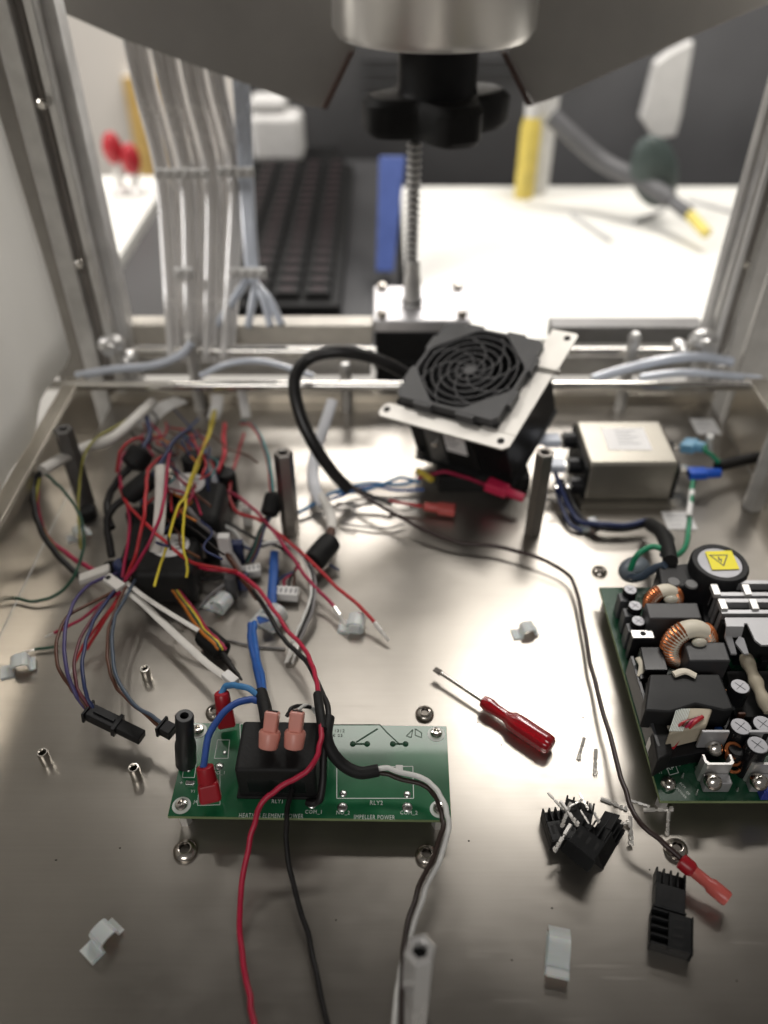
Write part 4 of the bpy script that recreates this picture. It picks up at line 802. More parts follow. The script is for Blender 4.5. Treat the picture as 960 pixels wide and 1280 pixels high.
def housing(label, px, py, z, rot, w=1.05, l=1.45, h=.62, slots=4, group='black connector housings'):
    c = P(px, py, z+h/2); t = thing('connector_housing', label, 'connector', (c.x, c.y, z), rot, group)
    q = MB(); q.b2((-w/2, -l/2, 0), (w/2, l/2, h*.55)); q.b2((-w/2, -l/2, h*.553), (w/2, l*.08, h)); 
    pit = w/slots
    for k in range(slots+1): xx = -w/2+.03+k*(w-.06)/slots; q.b2((xx-.035, l*.083, h*.553), (xx+.035, l/2, h))
    q.b2((-w/2-.05, -l/2-.06, h*.1), (w/2+.05, -l/2-.003, h*1.02)); q.build('shell', mat('housing_black', (.008, .0085, .009), .42, 0, 90, .2, .15, spec=.3), t, bevel=.025)
    for k in range(slots): xx = -w/2+.03+(k+.5)*(w-.06)/slots; q = MB(); q.b2((xx-.06, -l*.3, h+.002), (xx+.06, -l*.05, h+.006)); q.build('slot', M_DARKHOLE, t)
    return t
housing('rear of the two flat black housings below the red butt connector', 836, 1116, 0, (0, 0, -17)); housing('front of the two flat black housings, turned sideways', 837, 1167, 0, (0, 0, 73), 1.25, 1.35)
housing('leftmost black housing in the heap of crimp pins', 699, 1034, 0, (0, 0, 8), 1.05, 1.35, .7); housing('middle black housing in the heap, lying on the others', 731, 1054, .35, (-18, 8, -40), 1.1, 1.8, .75, 3); housing('right black housing in the heap, tilted on its edge', 748, 1040, .1, (0, 62, -38), .85, 1.9, .65, 3); housing('rear black housing in the heap, beneath the crossing pins', 722, 1018, .2, (6, 0, -20), 1.1, 1.1, .6)
# adhesive nylon clips
def clip(label, px, py, rz, kind, sc=1.0):
    c = P(px, py, .2); t = thing('wire_clip', label, 'clip', (c.x, c.y, .015), (0, 0, rz), 'translucent nylon wire clips')
    q = MB(); w_ = .8*sc
    if kind == 'arch': prof = [(-.9, .30), (-.5, .02), (-.35, .02), (-.1, .32), (.25, .42), (.6, .30), (.95, .02)]
    elif kind == 'zed': prof = [(-.75, .02), (-.15, .04), (-.1, .5), (.2, .62), (.55, .55), (.62, .15), (.9, .1)]
    else: prof = [(-.7, .02), (.0, .03), (.45, .05), (.62, .35), (.5, .75), (.15, .85), (-.2, .7), (-.25, .45)]
    prof = [(p_.x, p_.y) for p_ in spline([Vector((x, z, 0)) for x, z in prof], 4)]; top = []; th = .085
    for i, (x, z) in enumerate(prof):
        a_ = Vector(prof[max(i-1, 0)]); b_ = Vector(prof[min(i+1, len(prof)-1)]); dd = (b_-a_).normalized(); top.append((x-dd.y*th, z+dd.x*th))
    for i in range(len(prof)-1):
        lo = [Vector((x*sc, -w_/2, z*sc)) for x, z in (prof[i], prof[i+1], top[i+1], top[i])]; hi = [Vector((p_.x, w_/2, p_.z)) for p_ in lo]; q.hull(lo, hi)
    q.build('strip', M_CLIP, t, smooth=60); q = MB(); q.b2((-.75*sc, -w_/2-.04, -.012), (-.1*sc if kind != 'arch' else .8*sc, w_/2+.04, .018)); q.build('adhesive_pad', M_CLIP, t, bevel=.01); return t
clip('arched nylon clip at the front right of centre', 698, 1192, 78, 'arch', .95); clip('stepped nylon clip alone at the front left', 125, 1176, 52, 'zed', .85); clip('nylon clip at the left edge', 20, 834, 20, 'zed', .95)
clip('hooked nylon clip left of the white plug', 274, 756, -25, 'hook', 1.0); clip('hooked nylon clip holding red wire ends in the middle', 441, 782, -8, 'hook', .95); clip('small nylon clip below the cooler, right of centre', 655, 789, 10, 'zed', .75); clip('nylon clip gripping the blue leads', 337, 776, -30, 'hook', 1.25)
clip('nylon clip on the leads below the filter', 737, 656, 10, 'zed', .7); clip('nylon clip beside the rear left standoff', 96, 668, 30, 'zed', .8)
# metal specks
q = MB()
for px, py in ((586, 1051), (690, 1135), (812, 1087), (921, 1226), (597, 903), (627, 931), (729, 897), (560, 980), (640, 1200), (70, 1075), (300, 1110), (420, 1150), (150, 1060)): c = P(px, py, .01); q.ell(c, (.04*rnd.uniform(.6, 1.4), .035, .02), 6, 4)
q.build('metal_shavings', mat('dark_speck', (.05, .04, .035), .6), kind='stuff', label='tiny dark specks scattered on the steel floor')

# ================================================================ MAIN CABLES
wire('thick black cable looping from the cooler over to the floor', None, 0, .36, mat('cable_black', (.016, .015, .015), .35, 0, 90, .2), 'cable', None, 'cable', n=14,
     world=[P(512, 470, 5.6), P(485, 455, 6.6), P(455, 444, 7.3), P(420, 440, 7.6), P(385, 449, 7.2), P(368, 476, 6.4), P(375, 518, 5.0), P(392, 555, 3.6), P(414, 588, 2.1), P(436, 612, .9)])
wire('long thin dark lead sweeping from the thick cable to the red butt connector', [(434, 604), (452, 618), (485, 638), (525, 660), (570, 677), (625, 684), (680, 700), (713, 722), (726, 760), (734, 810), (748, 870), (768, 940), (782, 990), (795, 1022), (822, 1048), (852, 1074)], [1, .9, .8, .7, .6, .6, .6, .5, .5, .5, .6, .8, 1.0, 1.2, 1.1, .9], .105, 'dark')
wire('short black lead beside the thin one leaving the thick cable', [(436, 606), (455, 616), (475, 624), (490, 630)], [1, .8, .6, .5], .11, 'black')
blob = thing('butt_connector', 'salmon red butt connector at the end of the long dark lead', 'connector', P(884, 1105, .6))
a, b = P(850, 1075, .9), P(914, 1128, .65); d = b-a; q = MB(); Lb = d.length; q.lathe([(.20, 0), (.30, .05), (.30, Lb*.22), (.22, Lb*.28)], a, d, 20); q.build('red_barrel', M_REDP, blob, True)
q = MB(); q.lathe([(.22, 0), (.22, Lb*.28), (.29, Lb*.34), (.29, Lb*.62), (.26, Lb*.66), (.18, Lb*.66)], a+d*.28, d, 20); q.build('salmon_barrel', mat('salmon_clear', (.62, .13, .11), .3, 0, 40, .12, trans=.3), blob, True)
wire('red lead running to the salmon connector on the floor', [(486, 626), (505, 629), (528, 633)], [.5, .5, .5], .1, 'red')
blob_conn('salmon spade connector lying on the floor before the cooler', P(569, 638, .4), P(530, 633, .5), .75, .5, .5, M_PINKR)
blob_conn('red spade connector below the right corner of the cooler', P(608, 604, 1.4), P(655, 623, 1.2), .85, .5, .6, mat('raspberry_vinyl', (.50, .02, .07), .35))
wire('pink wire running up to the red connector below the cooler', [(522, 598), (555, 590), (585, 598), (606, 606)], [1, 1.2, 1.3, 1.4], .09, 'crimson')
q = MB(); q.tube(path([(522, 588), (540, 600)], [1.1, 1.1]), .2, 10); q.build('yellow_sleeve', mat('yellow_shrink', (.55, .42, .05), .4), label='yellow shrink sleeve at the left foot of the cooler', cat='sleeve')
wire('light blue wire from the cooler foot to the standoff', [(524, 600), (500, 606), (470, 604), (440, 608), (412, 618), (385, 634), (366, 644)], [.6, .5, .6, .8, .6, .4, .3], .10, 'lblue')
wire('second light blue wire bowing upward before the cooler', [(524, 603), (500, 597), (478, 606), (450, 614), (420, 616)], [.8, 1.2, .7, .5, .4], .09, 'lblue')
wire('third light blue wire lying lowest before the cooler', [(530, 612), (500, 613), (470, 608), (445, 612), (420, 622), (400, 626)], [.3, .3, .4, .4, .3, .3], .09, 'blue')
wire('thin dark wire bent like a hook below the thick cable', [(443, 632), (442, 646), (428, 654), (480, 660), (505, 655)], [.8, .6, .2, .2, .2], .06, 'grey')
def sleeve(label, pts, zs, r, m=M_SLEEVE, flat=.45): return wire(label, pts, zs, r, m, 'sleeve', None, 'sleeve', flat=flat, n=12)
sleeve('flat bluish white sleeve hanging beside the thick black cable', [(416, 500), (406, 530), (396, 560), (391, 590), (395, 615), (405, 630)], [3.5, 2.6, 1.8, 1.2, .9, .7], .36, M_SLEEVEW); sleeve('cream sleeve above the black ferrite cylinder', [(397, 612), (408, 630), (414, 648), (414, 668)], [.9, .9, 1, 1.1], .27)
def ferr(label, p0, p1, r, m=M_BLKM):
    p0, p1 = Vector(p0), Vector(p1); d = p1-p0; Lx = d.length; o = thing('ferrite_bead', label, 'ferrite', p0); q = MB(); q.lathe([(r*.6, 0), (r*.95, Lx*.08), (r, Lx*.2), (r, Lx*.8), (r*.92, Lx*.93), (r*.6, Lx)], p0, d, 22); q.build('core', m, o, True)
    for zz in (-.08, Lx-.02): q = MB(); q.lathe([(r*.42, zz), (r*.42, zz+.1)], p0, d, 14); q.build('bore', M_DARKHOLE, o, True)
    return o
ferr('black ferrite cylinder lying right of the white plug', P(390, 704, .9), P(416, 674, 1.2), .62); ferr('black ferrite bead beside the left tall standoff', P(336, 645, 1.6), P(343, 617, 2.3), .5)
wire('thin blue tail poking out of the ferrite cylinder', [(412, 706), (424, 713)], [.6, .3], .06, 'navy')
q = MB(); q.tube(path([(414, 662), (411, 675)], [1.2, 1.2]), .24, 8); q.build('brown_shrink', W['brown'], label='brown shrink tube on top of the ferrite cylinder', cat='sleeve')
# wires of the ferrite bead beside the standoff
wire('teal wire arching from the rear sleeve to the ferrite bead', [(303, 527), (318, 533), (330, 556), (338, 585), (341, 617)], [1.5, 2.2, 2.6, 2.6, 2.3], .10, wm('teal', (.02, .16, .17)))
wire('red wire twisted along the teal one', [(301, 530), (314, 531), (327, 552), (336, 583), (339, 617)], [1.3, 2.1, 2.5, 2.5, 2.2], .09, 'red')
for i, (m_, dx, lab) in enumerate((('bgreen', 0, 'green'), ('brown', 3, 'brown'), ('black', -3, 'black'), ('navy', 6, 'navy'))):
    wire('%s wire from the ferrite bead down to the rear white plug' % lab, [(335+dx*.5, 645), (326+dx*.6, 664), (316+dx, 690), (309+dx, 703)], [1.6, 1.5, 1.1, .8], .075, m_ if m_ != 'bgreen' else wm('dark_teal', (.015, .08, .07)))
def plug(label, px, py, z, rz, w, l, h, n):
    c = P(px, py, z+h*.5); t = thing('white_plug', label, 'plug', (c.x, c.y, z), (0, 0, rz), 'white wire plugs'); q = MB(); q.b2((-w/2, -l/2, 0), (w/2, l/2, h)); q.b2((-w/2, l/2+.003, 0), (w/2, l/2+.12, h*.5)); q.build('shell', M_WHITE, t, bevel=.03)
    for k in range(n): xx = -w/2+(k+.5)*w/n; q = MB(); q.b2((xx-w/n*.3, -l*.3, h+.003), (xx+w/n*.3, l*.25, h+.006)); q.build('window', mat('plug_window', (.3, .3, .3), .5), t)
plug('rear white plug below the ferrite bead', 315, 714, .2, 12, .9, .55, .5, 4); plug('white plug right of the flat blue leads', 358, 742, .2, -5, 1.25, .6, .5, 5)
for i, (m_, x_) in enumerate((('navy', 349), ('crimson', 356), ('black', 362), ('brown', 368))): wire('%s wire entering the white plug beside the blue leads' % {'navy': 'navy', 'crimson': 'crimson', 'black': 'black', 'brown': 'brown'}[m_], [(374-i*0, 704), (368, 714), (x_, 724), (x_-1, 734)], [1.3, 1.1, .8, .5], .07, m_)

# ================================================================ RED, BLACK AND BLUE LEADS TO THE RELAY BOARD
wire('red lead passing over the relay board and out at the bottom edge', [(222, 702), (261, 711), (296, 716), (323, 737), (342, 762), (361, 790), (379, 809), (392, 837), (398, 862), (401, 890), (401, 922), (394, 952), (375, 970), (350, 984), (327, 1005), (314, 1045), (303, 1100), (299, 1150), (305, 1205), (312, 1245), (320, 1300)],
     [1.5, 1.5, 1.5, 1.5, 1.4, 1.3, 1.5, 2.2, 3.0, 3.6, 3.7, 3.6, 3.3, 3.0, 2.6, 1.8, 1.0, .5, .4, .5, .8], .105, wm('raspberry', (.42, .012, .045)))
wire('black lead running with the red one towards the relay', [(300, 722), (318, 742), (334, 764), (348, 790), (367, 812), (386, 831), (404, 869), (411, 892), (408, 915)], [1.1, 1.1, 1.1, 1.1, 1.2, 1.6, 2.6, 3.0, 3.2], .12, 'black')
wire('black lead leaving the relay board at the bottom edge', [(366, 985), (359, 1010), (358, 1045), (365, 1100), (384, 1165), (395, 1215), (412, 1290)], [1.7, 1.6, 1.4, .8, .4, .4, .5], .10, 'black')
q = MB(); q.tube(path([(397, 868), (400, 890), (403, 912)], [3.2, 3.6, 3.6]), .19, 10); q.build('heatshrink', M_BLKM, label='short black shrink sleeve on the red lead behind the relay', cat='sleeve')
q = MB(); q.tube(path([(411, 897), (408, 920), (415, 940), (430, 957), (450, 966), (473, 963)], [3.2, 3.2, 2.9, 2.5, 2.3, 2.3]), .24, 12); q.build('heatshrink', M_BLKM, label='thick black shrink sleeve curving over the relay board', cat='sleeve')
wire('second black lead dropping beside the relay into the board', [(411, 905), (405, 935), (404, 965), (400, 1000), (384, 1003)], [3.2, 3.0, 2.4, 1.7, 1.4], .14, 'black')
wire('white lead from the thick black sleeve to the bottom edge', [(470, 962), (485, 960), (505, 967), (528, 973), (546, 988), (557, 1010), (561, 1035), (553, 1065), (533, 1110), (517, 1155), (503, 1200), (497, 1240), (492, 1300)], [2.3, 2.3, 2.2, 2.1, 2.1, 2.0, 1.8, 1.5, 1.3, 1.5, 2.2, 2.6, 3.0], .105, 'white')
wire('black lead twisted along the white one to the bottom edge', [(470, 966), (486, 968), (508, 976), (530, 982), (545, 998), (552, 1020), (554, 1035), (545, 1062), (524, 1110), (508, 1160), (503, 1200), (502, 1240), (502, 1300)], [2.15, 2.1, 2.0, 1.9, 1.8, 1.8, 1.9, 1.7, 1.5, 1.8, 2.4, 2.8, 3.2], .095, wm('umber', (.030, .018, .014)))
wire('white loop of wire behind the right pink connector', [(371, 888), (382, 882), (393, 888), (399, 902)], [4.3, 3.8, 3.2, 2.8], .08, 'white'); wire('black loop of wire behind the right pink connector', [(358, 896), (364, 886), (376, 882), (388, 884)], [4.2, 4.3, 4, 3.6], .08, 'black')
o = wire('flat pair of blue leads running under the nylon clip', [(343, 690), (342, 712), (340, 740), (338, 768), (322, 776)], [.8, .9, .9, .9, .8], .23, 'blue', flat=.45)
wire('blue lead from the nylon clip down to the black boot', [(313, 780), (313, 795), (318, 825), (324, 850), (329, 875)], [.9, 1.0, 1.4, 2.2, 3.0], .15, 'blue'); wire('second blue lead alongside from the nylon clip to the boot', [(318, 778), (318, 795), (322, 825), (328, 850), (332, 875)], [.9, 1.0, 1.4, 2.2, 3.0], .14, wm('blue2', (.02, .11, .38)))
q = MB(); q.tube(path([(326, 866), (331, 884), (334, 902)], [2.9, 3.3, 3.6]), .27, 10); q.build('heatshrink', M_BLKM, label='black shrink boot where the blue leads meet the left pink connector', cat='sleeve')
wire('light blue lead curving to the rear red tab connector', [(326, 872), (312, 861), (297, 857), (283, 858), (276, 868)], [3.0, 3.2, 3.2, 3.0, 2.8], .13, 'lblue'); wire('blue lead curving down to the front red tab connector', [(325, 876), (310, 875), (292, 881), (271, 901), (258, 930), (254, 960)], [3, 3.2, 3.3, 3.2, 3.0, 2.7], .14, wm('mid_blue', (.03, .08, .30)))
# strands with bare terminals in the middle
for i, (dx, m_, lab) in enumerate(((0, 'white', 'white'), (5, 'black', 'black'), (9, 'grey', 'dark grey'))):
    wire('%s strand of the pair looping down to crimped ends' % lab, [(318+dx, 684), (342+dx, 677), (366+dx*.6, 684), (383+dx*.6, 706), (389+dx*.6, 734), (384+dx*.8, 760), (373+dx*.9, 786), (364+dx*.9, 808)], [1, 1.4, 1.5, 1.3, 1.1, .9, .6, .4], .075, m_, term='pin')
wire('upper red lead ending in a crimp beside the nylon clip', [(266, 607), (296, 620), (322, 641), (348, 672), (366, 698), (387, 727), (405, 745), (421, 764)], [1.5, 1.6, 1.6, 1.7, 1.5, 1.2, .9, .7], .095, 'crimson', term='pin')
wire('long red lead ending in a crimp right of the nylon clip', [(305, 542), (297, 569), (289, 598), (287, 622), (298, 641), (324, 650), (356, 674), (385, 698), (420, 733), (450, 758), (472, 783)], [1.5, 1.6, 1.6, 1.5, 1.5, 1.5, 1.6, 1.6, 1.3, 1, .6], .095, 'red', term='pin')

# ================================================================ DRIVER MODULE AND TANGLE
dm = thing('driver_module', 'black driver module with two white oval stickers under the wires', 'module', (-10.5, 32, 0))
def D(name, a, b, m, bevel=.15): q = MB(); q.b2(a, b); return q.build(name, m, dm, True, bevel=bevel)
D('rear_block', (-11.1, 31.6, 0), (-8.5, 35.0, 3.0), M_BLKM, .5); D('front_block', (-12.4, 28.3, 0), (-9.4, 31.25, 2.3), M_BLKM, .4); D('side_block', (-13.2, 29.5, 0), (-11.45, 34.0, 2.2), M_BLKM)
def ovl(px, py, z, rx, ry):
    c = P(px, py, z); q = MB(); pts = [(c.x+rx*math.cos(2*math.pi*i/36), c.y+ry*math.sin(2*math.pi*i/36)) for i in range(36)]; q.prism(pts, z+.003, z+.025); o = q.build('oval_sticker', M_LABEL, dm, True)
    for k in range(3): q = MB(); q.b2((c.x+.15+.1*k, c.y+.3-.3*k, z+.028), (c.x+.75-.1*k, c.y+.4-.3*k, z+.032)); q.build('print_mark', M_PRINT, o, True)
ovl(233, 605, 3.0, 1.0, .95); ovl(213, 682, 2.3, .95, .85)
rq = random.Random(5)
for k in range(34):
    x_ = rq.uniform(-13.6, -7.4); y_ = rq.uniform(28.2, 37.5); z_ = rq.uniform(.8, 2.6); w_ = rq.uniform(.18, .42); mm = rq.choice([M_BLKM, M_BLK, M_GREYP, M_WHITE, M_BLKG, M_SCREW, W['navy'], M_SLEEVE])
    if abs(x_+9.9) < 1.6 and 29 < y_ < 35.5: continue
    if k % 2: q = MB(); q.lathe([(w_, 0), (w_, z_-.08), (w_*.85, z_)], (x_, y_, 0), n=14); q.build('capacitor', mm, dm, True)
    else: D('connector_block', (x_-w_, y_-w_*.7, 0), (x_+w_, y_+w_*.7, z_), mm, .06)
for k, (px, py, z, r) in enumerate(((272, 575, 2.2, .35), (282, 590, 2.0, .55), (272, 620, 1.6, .36), (262, 676, 1.1, .42), (243, 706, .8, .42), (138, 706, .5, .4), (108, 636, .6, .5), (242, 570, 3.4, .7), (262, 655, 1.6, .5), (168, 640, 2, .5))):
    c = P(px, py, z); q = MB(); q.lathe([(r, 0), (r, z-.12), (r*.9, z), (r*.5, z+.02)], (c.x, c.y, 0), n=20); q.build('rubber_foot', M_BLKM, dm, True)
c = P(250, 676, 1.3); q = MB(); q.lathe([(.32, 0), (.32, .9), (.26, 1), (.15, 1.3)], (c.x, c.y, .3), n=16); q.build('terminal_stud', M_NICKEL, dm, True)
wb = thing('wire_harness_board', 'small blue terminal strip on the right edge of the driver module', 'terminal strip', P(268, 640, .5)); q = MB(); q.tube(path([(262, 590), (268, 620), (273, 648)], [2.2, 1.9, 1.5]), .42, 8); q.build('strip', mat('navy_strip', (.02, .028, .055), .4), wb, True)
ferr('round black ferrite at the left top of the tangle', P(164, 584, 3.2), P(179, 562, 3.8), .72); ferr('long black ferrite over the left side of the driver module', P(158, 622, 3.0), P(190, 596, 3.9), .55)
wire('thick black lead hanging from the round ferrite', [(163, 584), (148, 600), (136, 622), (134, 642), (140, 660)], [3.2, 2.8, 2.3, 2, 1.8], .2, 'black'); wire('thick black lead hanging from the long ferrite', [(160, 622), (142, 634), (134, 650), (136, 672), (140, 696)], [3, 2.6, 2.2, 1.6, 1], .2, 'black')
wire('dark lead rising from the round ferrite to the rear', [(178, 562), (186, 545), (184, 525), (178, 508)], [3.8, 3.6, 3, 2.4], .14, 'navy'); wire('dark lead rising from the long ferrite to the rear', [(190, 596), (200, 582), (212, 560), (224, 545), (238, 536)], [3.9, 4.2, 4.2, 3.8, 3.2], .14, 'navy')
sleeve('upright white sleeve across the black driver module', [(200, 583), (201, 605), (200, 640), (197, 668), (194, 690)], [4.2, 4.3, 4.2, 3.8, 3.0], .3)
sleeve('thick white sleeve from the rear wall to the left rim', [(190, 503), (165, 527), (140, 548), (105, 560), (78, 573), (53, 588)], [3.0, 3.6, 3.6, 3.4, 3.6, 3.8], .36, flat=.8)
sleeve('white sleeve hanging behind the yellow wires', [(272, 494), (271, 508), (266, 524)], [2.6, 2.0, 1.6], .42, M_WHITE); sleeve('short white sleeve right of the yellow wires', [(302, 487), (305, 505), (308, 522)], [3.2, 2.2, 1.6], .32, M_WHITE)
sleeve('white paper strip lying behind the tangle', [(225, 500), (205, 508), (188, 522), (180, 536)], [1.6, 1.9, 1.8, 1.4], .65, M_WHITE, .2)
wire('first yellow wire of the loose pair, ending lowest', [(270, 508), (266, 531), (260, 548), (246, 579), (236, 604), (231, 621), (222, 634), (214, 660), (209, 681), (201, 704), (193, 733)], [1.8, 2.4, 3, 4.2, 4.6, 4.6, 4.5, 4.0, 3.6, 3.0, 2.6], .07, 'yellow')
wire('second yellow wire of the loose pair, ending right', [(267, 510), (263, 533), (258, 552), (248, 582), (238, 606), (233, 621), (231, 640), (229, 660), (230, 687), (234, 705), (233, 722)], [1.8, 2.3, 2.9, 4, 4.4, 4.5, 4.4, 4, 3.5, 3, 2.6], .07, 'yellow')
wire('orange wire short behind the yellow pair', [(266, 526), (262, 540), (252, 560), (244, 570)], [1.8, 2.4, 3, 3.2], .09, 'orange')
wire('red wire over the left side of the tangle, front one', [(200, 572), (186, 587), (183, 610), (180, 646), (172, 683), (165, 706), (156, 728)], [4, 4.6, 4.8, 4.4, 3.4, 2.6, 1.6], .095, 'red')
wire('crimson wire along the right of the white sleeve', [(213, 562), (209, 590), (204, 632), (193, 665), (180, 690), (168, 710), (155, 728)], [4, 4.8, 4.8, 4.2, 3.4, 2.6, 1.8], .09, 'crimson')
wire('crimson wire at the far left of the tangle', [(168, 556), (152, 572), (150, 600), (158, 628), (162, 655), (158, 690), (153, 722)], [2.6, 3, 3, 3.2, 3, 2.4, 1.6], .085, 'crimson')
wire('red wire crossing the tangle from upper left to the red lead', [(150, 608), (162, 634), (188, 660), (213, 683), (238, 702), (266, 709), (296, 714)], [2.8, 3.4, 4.2, 3.6, 2.8, 2.2, 1.6], .09, 'red')
wire('red wire looping over the round ferrite', [(190, 560), (178, 548), (162, 552), (150, 566), (146, 590)], [2.5, 3.6, 4.2, 4, 3], .085, 'red')
wire('bright red wire dropping from the rear strip', [(281, 530), (280, 548), (281, 566), (272, 590)], [1.8, 2.2, 2.4, 2.2], .13, wm('bright_red', (.62, .03, .05)))
places = [', %s' % p_ for p_ in ('farthest to the rear left', 'rear middle of the heap', 'rear right of the heap', 'just left of the upper oval sticker', 'crossing the upper oval sticker', 'just right of the upper oval sticker', 'near the teal arch', 'beside the navy strip', 'over the front edge', 'left of the lower oval sticker', 'across the lower oval sticker', 'right of the lower oval sticker', 'under the long ferrite', 'behind the upright sleeve', 'front right of the heap', 'by the terminal stud', 'next to the brown falling wire', 'touching the splice block', 'at the left flank of the module', 'lying lowest on the floor', 'highest over the heap', 'nearest the left tall standoff', 'between the two oval stickers', 'at the far front of the heap')]
rr = random.Random(11); cols = ['red', 'crimson', 'navy', 'red', 'black', 'brown', 'orange', 'teal', 'crimson', 'navy', 'red', 'grey', 'brown', 'black', 'crimson', 'blue']
pos = ['beside the white paper strip', 'over the round ferrite', 'at the rear of the module', 'behind the yellow pair', 'left of the rear strip', 'across the rear module edge', 'nearest the rear wall', 'above the oval sticker', 'curling left of the sleeve', 'crossing under the yellow pair', 'touching the rear wall', 'lowest in the rear knot', 'rightmost in the rear knot', 'behind the long ferrite', 'over the module corner', 'beside the terminal strip']
for i in range(30):
    x = rr.uniform(172, 250); y = rr.uniform(505, 545)+(0 if i < 16 else rr.uniform(20, 110)); pts = [(x, y)]; zz = [rr.uniform(1.2, 2.6)]
    for k in range(4): x += rr.uniform(-20, 24); y += rr.uniform(4, 22); pts.append((x, y)); zz.append(min(4.6, 2.4+rr.uniform(0, 1)+k*.35))
    wire(('short %s wire of the rear knot %s' % (cols[i], pos[i])) if i < 16 else '%s wire snippet strewn over the black driver module%s' % (cols[i % 16], places[i-16]), pts, zz, rr.uniform(.05, .075), cols[i % 16] if cols[i % 16] != 'teal' else wm('teal', (.02, .16, .17)), group=None if i < 16 else 'wire snippets over the driver module')
wire('dark navy wire on the right slope of the module', [(262, 560), (258, 590), (262, 620), (270, 650), (280, 672), (322, 690)], [3.2, 3.4, 2.8, 2, 1.2, .8], .09, 'navy')
wire('grey sleeve wire crossing the module diagonally', [(234, 634), (252, 655), (272, 672), (288, 690), (304, 715)], [3.8, 3.0, 2.0, 1.4, 1.1], .13, 'grey')
wire('brown wire falling from module to the plugs', [(270, 668), (283, 690), (296, 712), (310, 732), (322, 748)], [1.8, 1.4, 1.2, 1.1, 1.0], .16, 'brown')
wire('white and grey wire leaving the module to the right', [(276, 655), (292, 664), (305, 680), (318, 690)], [1.6, 1.1, .8, .7], .09, 'white'); wire('black wire leaving the module to the right', [(278, 650), (300, 662), (326, 676), (350, 684), (372, 704)], [1.6, 1.1, .9, 1, 1.2], .085, 'black')
wire('white to black wire sagging below the module', [(208, 700), (225, 715), (250, 723), (274, 722), (298, 712)], [1.6, .9, .6, .8, 1.3], .1, 'black'); wire('white wire sagging with the black one below the module', [(205, 698), (220, 708), (236, 716)], [1.8, 1.3, .9], .1, 'white')
wire('thin black arc on the floor by the hooked clip', [(296, 720), (275, 734), (258, 748), (250, 760)], [.9, .5, .2, .1], .07, 'grey')
# left group
wire('dark green wire trailing off the left edge', [(56, 592), (76, 610), (97, 638), (105, 668), (103, 692), (92, 722), (70, 744), (42, 752), (15, 747), (-20, 748)], [3.6, 3, 2.2, 1.6, 1.2, .8, .4, .3, .3, .3], .085, 'green')
wire('thin yellow green wire bowing behind the left standoff', [(180, 512), (150, 530), (120, 548), (105, 572), (100, 600), (98, 640), (101, 686)], [2.8, 3.6, 4, 3.6, 2.6, 1.8, 1], .07, 'olive')
wire('thick black lead emerging from the white sleeve at left', [(56, 586), (43, 602), (42, 625), (48, 655), (66, 686), (86, 708), (104, 724)], [3.7, 3.3, 2.9, 2.3, 1.5, 1, .6], .16, 'black')
wire('red lead under the black one at left', [(48, 600), (47, 640), (60, 672), (82, 690), (105, 706), (122, 715)], [3.2, 2.4, 1.6, 1.1, .8, .7], .12, 'crimson'); wire('olive lead beside the black one at left', [(50, 598), (44, 630), (52, 660), (76, 696), (100, 722)], [3.4, 2.7, 2, 1.2, .6], .1, 'olive')
q = MB(); a = P(100, 728, .8); b = P(138, 714, 1.2); d = b-a; s_ = Vector((-d.y, d.x, 0)).normalized()*.28; q.hull([a-s_, b-s_, b+s_, a+s_], [p_+Vector((0, 0, .35)) for p_ in (a-s_, b-s_, b+s_, a+s_)]); q.build('white_splice', M_SLEEVE, label='white splice block where the left leads meet the tangle', cat='splice', bevel=.08)
G = 'thin leads fanning from the tangle to the black plugs'
wire('purple lead, outermost to the left plug', [(146, 717), (125, 724), (108, 734), (91, 756), (82, 788), (81, 824), (88, 853), (100, 876), (112, 890)], [1.6, 2.2, 2.6, 3, 3.2, 3, 2.6, 2.0, 1.5], .085, 'purple', group=G)
wire('brown lead bowing left to the left plug', [(150, 735), (118, 752), (85, 770), (71, 800), (73, 832), (86, 856), (102, 876), (114, 892)], [1.8, 2.4, 2.8, 2.9, 2.7, 2.4, 2, 1.5], .08, 'brown', group=G)
wire('navy lead nearest inside to the left plug', [(150, 728), (140, 743), (118, 775), (105, 812), (104, 850), (110, 874), (120, 892)], [1.6, 2, 2.4, 2.6, 2.4, 2, 1.5], .085, 'navy', group=G)
wire('maroon lead in the middle to the left plug', [(146, 738), (124, 760), (101, 798), (93, 832), (97, 860), (106, 876), (116, 890)], [1.8, 2.2, 2.5, 2.5, 2.3, 2, 1.5], .08, wm('maroon', (.10, .02, .03)), group=G)
wire('red lead cut short at the far left', [(150, 740), (127, 754), (100, 775), (68, 791)], [1.8, 1.6, 1.0, .5], .075, 'crimson', group=G, term='bare'); wire('bright red lead cut short in the middle of the fan', [(156, 730), (148, 748), (129, 778), (108, 812)], [1.6, 1.5, 1.2, .8], .085, 'red', group=G)
wire('red lead with bare end pointing down left', [(154, 734), (140, 758), (120, 785), (104, 808), (92, 832)], [1.6, 1.4, 1.0, .6, .3], .07, 'red', group=G, term='bare')
wire('blue lead to the right plug', [(172, 718), (160, 742), (145, 769), (140, 805), (147, 848), (168, 880), (190, 895), (206, 906)], [1.8, 2, 2.2, 2.4, 2.4, 2.2, 2, 1.8], .085, wm('slate_blue', (.035, .05, .15)), group=G)
wire('brown lead to the right plug', [(164, 722), (150, 748), (137, 783), (134, 812), (138, 842), (153, 868), (178, 890), (203, 911)], [1.8, 1.9, 2, 2.2, 2.2, 2, 1.9, 1.7], .08, 'brown', group=G)
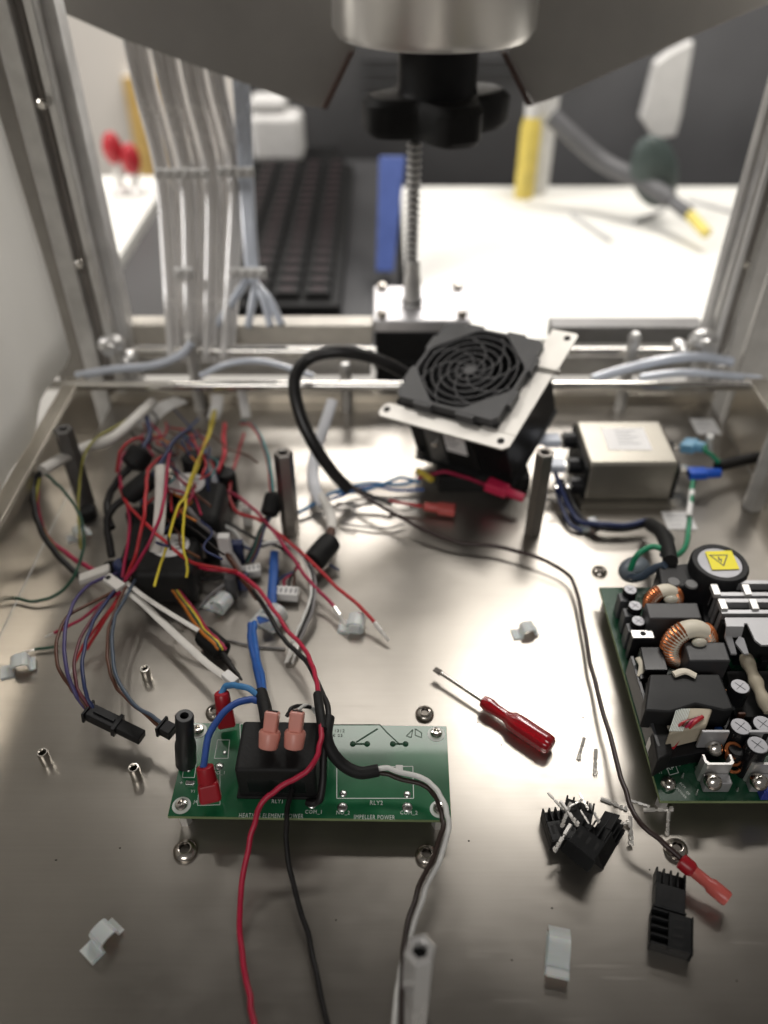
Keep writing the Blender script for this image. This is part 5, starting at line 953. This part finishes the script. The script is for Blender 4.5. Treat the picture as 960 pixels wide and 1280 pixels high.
def blackplug(label, p0, p1, w, h, steps):
    p0, p1 = Vector(p0), Vector(p1); d = (p1-p0); Lp = d.length; rz = math.degrees(math.atan2(d.y, d.x)); ry = -math.degrees(math.asin(d.z/Lp)); t = thing('black_plug', label, 'plug', p0, (0, ry, rz))
    q = MB(); q.b2((0, -w/2, -h/2), (Lp*.52, w/2, h/2)); q.build('plug_body', M_BLK, t, bevel=.05)
    q = MB(); q.b2((-.12, -w*.66, -h*.6), (-.003, w*.66, h*.6)); q.build('flange', M_BLK, t, bevel=.03)
    if steps:
        q = MB(); q.b2((Lp*.523, -w*.42, -h*.42), (Lp, w*.42, h*.42)); q.build('socket_body', M_BLKM, t, bevel=.05); q = MB(); q.b2((Lp*.50, -w*.64, -h*.5), (Lp*.57, w*.64, h*.56)); q.build('latch', M_BLK, t, bevel=.02)
        q = MB(); q.b2((Lp*.1, -w*.12, h/2+.003), (Lp*.48, w*.12, h/2+.08)); q.build('key_rib', M_BLK, t)
    return t
blackplug('long mated pair of black plugs at the end of the left leads', P(112, 890, 1.5), P(178, 922, 1.0), .62, .55, True); blackplug('short black plug reaching the relay board sleeve', P(204, 909, 1.8), P(228, 922, 1.7), .55, .5, False)
# white straps and sleeved capsule
def strap(label, pts, zs, w_, m=M_SLEEVE): return wire(label, pts, zs, w_, m, 'cable_tie', None, 'cable tie', flat=.25, n=8)
o = strap('long pale strap running down to the relay board connector', [(152, 735), (176, 752), (200, 775), (230, 803), (260, 830), (288, 850)], [1.8, 1.7, 1.6, 1.6, 1.7, 1.9], .17)
c = P(142, 728, 2.0); q = MB(); q.box(c, (1.2, .55, .22), (0, 0, -38)); q.build('head', M_SLEEVE, o, True, bevel=.06); q = MB(); q.lathe([(.14, 0), (.14, .02)], c+Vector((-.3, .22, .113)), n=12); q.build('head_hole', M_DARKHOLE, o, True)
strap('shorter pale strap running to the black capsule', [(158, 728), (178, 744), (205, 762), (228, 776), (248, 788)], [1.9, 1.9, 1.9, 1.8, 1.6], .12)
q = MB(); a = P(288, 848, 2.0); q.box(a, (.75, .42, .32), (0, 0, -42)); q.build('white_clasp', M_WHITE, label='white end clasp of the long pale strap', cat='clasp', bevel=.05)
ferr('black capsule gripping green, yellow and maroon wires', P(252, 792, .7), P(280, 816, .7), .52)
for i, (m_, lab) in enumerate((('orange', 'orange'), ('green', 'dark green'), ('yellow', 'yellow'), ('crimson', 'crimson'))):
    k = (i-1.5)*3; wire('%s wire running from module over the black capsule' % lab, [(203+k*.4, 710), (218+k*.7, 735), (236+k, 760), (254+k, 787), (270+k, 802), (278+k, 812)], [1.6, 1.2, .9, 1.2, 1.35, 1.2], .085, m_)
wire('black tip wire leaving the capsule to the clasp', [(278, 818), (286, 830), (296, 842), (302, 850)], [.7, .8, .9, .9], lambda t: .2-.15*t, 'black'); wire('thin grey stray wire on the floor under the clip', [(284, 800), (310, 806), (340, 810), (357, 810)], [.1, .1, .1, .1], .05, 'grey')
wire('short green stub with bare end at the far left', [(73, 808), (58, 810), (43, 812)], [.2, .2, .2], .07, 'green', term='bare')
print('tris', sum(len(m.polygons) for m in bpy.data.meshes))
